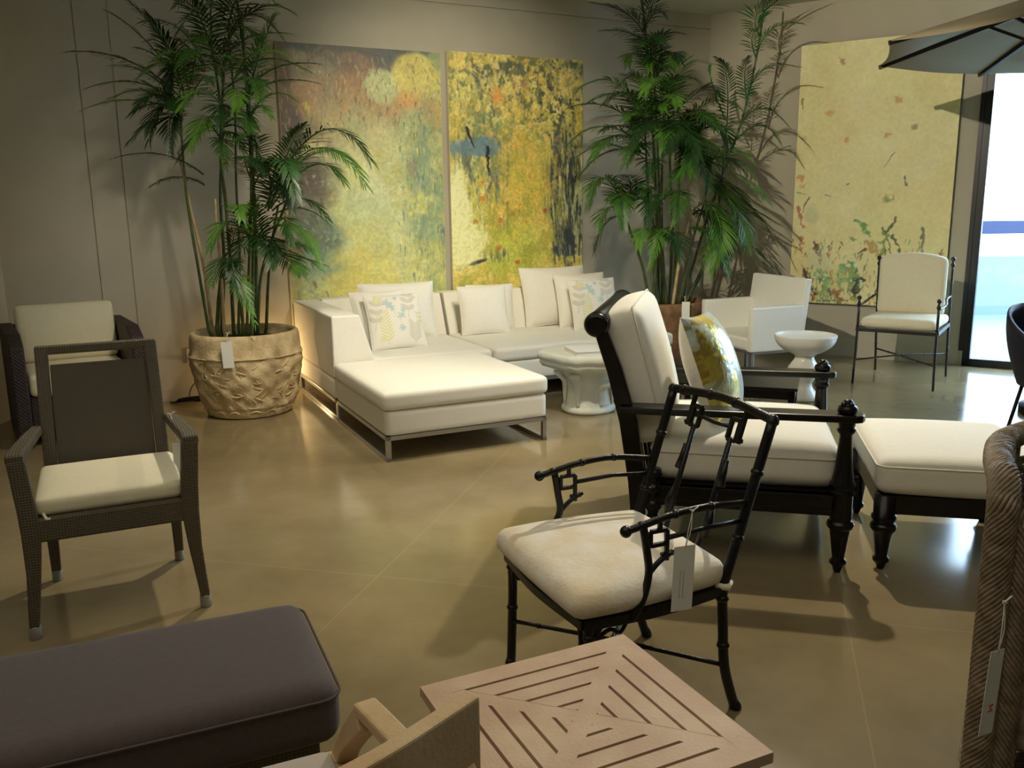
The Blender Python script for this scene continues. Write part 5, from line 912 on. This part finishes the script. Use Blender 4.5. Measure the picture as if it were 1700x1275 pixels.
bm = B(); rbox(bm, (XL+.03, -.53, .406), (-.03, -.025, .445), .018, (0, 0, .006)); obj('seat_pad', bm, mat('pale_grey_pad', (186, 176, 166), .85, bump=.1, bscale=400), tk)
# ================================================================ WICKER CHAIR CUT BY THE RIGHT EDGE
wk = thing('wicker_chair', 'tall grey-brown braided wicker chair, right foreground edge', 'armchair', (1.447, 1.845), -32)
path = smoothpath([Vector(p) for p in ((-.30, -.30, 0), (-.325, -.1, 0), (-.315, .1, 0), (-.2, .3, 0), (.05, .38, 0), (.3, .3, 0), (.42, .05, 0), (.43, -.25, 0))], 7)
def topz(i): t = i/(len(path)-1); return .915 if .08 < t < .85 else (.915-.05*((.08-t)/.08)**2 if t <= .08 else .915-.35*((t-.85)/.15))
nP = len(path)
bm = B(); zs = np.arange(.06, .985, .0125)
cen = Vector((.05, 0, 0))
for k, z in enumerate(zs):
    pts = []
    for i, p in enumerate(path):
        if z > topz(i)-.01: 
            break
        for h in (0,):
            rad = (p-cen).normalized(); fl_ = .03*max(0, (.5-z))**1.2
            pts.append(p+rad*((.005 if (i+k) % 2 else -.005)+fl_)+Vector((0, 0, z)))
    if len(pts) > 3: tube(bm, pts, .0072, 6)
obj('woven_shell', bm, M_wick, wk, smooth=True)
bm = B()
for i in range(0, nP, 2): rad = (path[i]-cen).normalized(); tube(bm, [path[i]+rad*.03*max(0, .5-z)**1.2+Vector((0, 0, z)) for z in (.03, .25, .5, .75, topz(i)-.015)], .006, 6)
obj('upright_stake', bm, M_wick, wk, smooth=True)
def braid(bm, core, rx, ry, turns_per_m, strands, r, seg=5):
    P_, F_ = frames(core); acc = 0; out = [[] for _ in range(strands)]
    for i, (p, (t, u, v)) in enumerate(zip(P_, F_)):
        if i: acc += (P_[i]-P_[i-1]).length
        for s in range(strands):
            a = 2*PI*s/strands+acc*turns_per_m*2*PI*(1 if s % 2 else 1); out[s].append(p+u*math.cos(a)*rx+v*math.sin(a)*ry)
    for o_ in out: tube(bm, o_, r, seg)
e0 = path[0]
core = [e0+Vector((0.0, -.012, z)) for z in np.linspace(.03, .87, 90)]+[e0.lerp(path[2], t)+Vector((0, -.012*(1-t), .87+.045*math.sin(t*PI/2))) for t in np.linspace(.1, 1, 12)]+[p+Vector((0, 0, topz(i+3))) for i, p in enumerate(path[3:])]
cdn = []
for a, b_ in zip(core, core[1:]):
    n_ = max(1, int((b_-a).length/.009)); cdn += [a.lerp(b_, k/n_) for k in range(n_)]
bm = B(); braid(bm, cdn, .028, .024, 4.6, 17, .005, 6); tube(bm, cdn[::4], .022, 8); obj('braided_edge', bm, M_wick, wk, smooth=True)
bm = B(); c2 = [p+Vector((.044, .012, 0)) for p in cdn if p.z < .85]; braid(bm, c2, .024, .02, -4.8, 14, .005, 6); tube(bm, c2[::4], .018, 8); obj('braided_edge', bm, M_wick, wk, smooth=True)
bm = B(); rbox(bm, (-.27, -.30, .30), (.38, .30, .40), .03); obj('seat', bm, M_wick, wk)
for x, y in ((-.28, -.28), (.36, -.28), (-.2, .25), (.3, .25)): bm = B(); tube(bm, [(x, y, .0), (x, y, .32)], .02, 10); obj('leg', bm, M_wick, wk, smooth=True)
# ================================================================ PRICE TAGS
def price_tag(label, top, knot, W, H, yaw, tilt=0, lines=0, mark=False, roll=0, strands=2, card=M_card):
    """card hanging from knot; top = middle of the card's upper edge"""
    t = thing('price_tag', label, 'tag', top, yaw, 'white price tags hanging on the furniture')
    Mx = Matrix.Rotation(R(tilt), 4, 'X') @ Matrix.Rotation(R(roll), 4, 'Y')
    bm = B(); box(bm, (-W/2, -.0006, -H), (W/2, .0006, 0), Mx); c = obj('card', bm, card, t)
    inv = Matrix.Rotation(R(-yaw), 4, 'Z'); k = inv @ (Vector(knot)-Vector(top)); hole = Mx @ Vector((0, -.001, -.008)); bm = B()
    for j in range(strands): tube(bm, smoothpath([hole, hole.lerp(k, .5)+Vector((.004*(j*2-1), -.004, 0)), k], 4), .0012 if W > .03 else .001, 5)
    bmesh.ops.create_uvsphere(bm, u_segments=8, v_segments=6, radius=.0045, matrix=Matrix.Translation(k)); tube(bm, [k, k+Vector((.016, -.004, .012))], .0022, 5); tube(bm, [k, k+Vector((-.012, -.004, .008))], .0018, 5); obj('string', bm, M_string, t)
    if lines:
        bm = B(); rr_ = random.Random(4)
        for i in range(lines):
            x = -W*.16+i*W*.16; z = -H*.38
            while z > -H*.78:
                l = rr_.uniform(.002, .005); box(bm, (x, -.0012, z-l), (x+.0012, -.0007, z), Mx); z -= l+.0015
        obj('printed_lines', bm, M_ink, t)
    if mark:
        bm = B(); h_, w_ = W*.30, W*.36; x0, z0 = -W*.12, -H*.72
        P4 = [((0, 0), (1, 0)), ((1, 0), (.35, .5)), ((.35, .5), (1, 1)), ((1, 1), (0, 1))]
        for a, b_ in P4: beam(bm, [Mx @ Vector((x0+a[0]*w_, -.001, z0+a[1]*h_)), Mx @ Vector((x0+b_[0]*w_, -.001, z0+b_[1]*h_))], .0022, .0008, (0, 1, 0))
        obj('printed_mark', bm, M_orange, t)
    return t
price_tag('white tag hanging on the carved stone planter', (-1.985, 6.015, .590), (-1.975, 6.03, .648), .078, .185, 3, roll=-2)
price_tag('white tag standing up at the rim of the brown clay planter', (1.555, 7.745, .635), (1.545, 7.76, .675), .07, .165, -8)
price_tag('long white tag with small print, hanging from the arm of the black metal armchair', (.470, 2.262, .575), (.490, 2.272, .672), .068, .19, 22, lines=2, roll=2)
price_tag('tilted white tag with an orange letter, tied to the wicker chair', (.997, 1.655, .585), (1.008, 1.668, .685), .046, .19, 28, mark=True, roll=4)
_c, _s = math.cos(R(25)), math.sin(R(25)); dcp = lambda x, y, z: (-1.564+_c*x-_s*y, 3.247+_s*x+_c*y, z)
price_tag('white tag hanging inside the right arm of the taupe dining armchair', dcp(.262, .02, .585), dcp(.245, .08, .69), .05, .13, 25)
# ================================================================ OUTLET, CORD, UPLIGHT
ow = A0+UB*.148
wo = thing('wall_outlet', 'cream wall outlet low on the wall, left of the stone planter', 'outlet', (ow.x, ow.y, .29), YAW_B)
bm = B(); box(bm, (-.037, -.008, 0), (.037, 0, .115)); obj('cover_plate', bm, M_plate, wo, bevel=.002)
for z in (.03, .068): bm = B(); box(bm, (-.017, -.0105, z-.004), (.017, -.008, z+.024)); s_o = obj('socket', bm, M_plate, wo, bevel=.002)
pc = thing('power_cord', 'black cord plugged into the outlet and coiled on the floor', 'cord', (ow.x, ow.y, 0), YAW_B)
bm = B(); box(bm, (-.014, -.05, .305), (.014, -.011, .335)); obj('plug', bm, M_cord, pc, bevel=.004)
bm = B(); tube(bm, smoothpath([(0, -.045, .31), (.03, -.06, .25), (.035, -.05, .17), (-.02, -.06, .11), (-.05, -.08, .05), (-.04, -.12, .008), (.06, -.16, .007), (.12, -.12, .007), (.0, -.10, .007), (-.14, -.14, .007), (-.20, -.12, .008), (-.08, -.17, .014), (.08, -.13, .014), (.18, -.14, .007), (.25, -.12, .007)], 8), .0045, 6); obj('cable', bm, M_cord, pc, smooth=True)
bm = B()
for k in range(3): tube(bm, [(-.05+.11*math.cos(a)+.01*k, -.14+.035*math.sin(a), .018+.007*k) for a in np.linspace(0, 2*PI, 24)[:-1]], .0045, 6, closed=True)
obj('cable_coil', bm, M_cord, pc, smooth=True)
ul = A0+UB*.66+NB*.12
uo = thing('uplight', 'small black floor uplight glowing behind the stone planter', 'lamp', (ul.x, ul.y, 0), YAW_B)
bm = B(); lathe(bm, [(.045, 0), (.05, .01), (.05, .10), (.044, .10), (.040, .085)], seg=20); obj('housing', bm, M_cord, uo, smooth=False)
l = bpy.data.lights.new('uplight_bulb', 'POINT'); l.energy = 3.6; l.color = (1.0, .72, .38); l.shadow_soft_size = .02
o = bpy.data.objects.new('uplight_bulb', l); COL.objects.link(o); o.location = (ul.x, ul.y, .22)
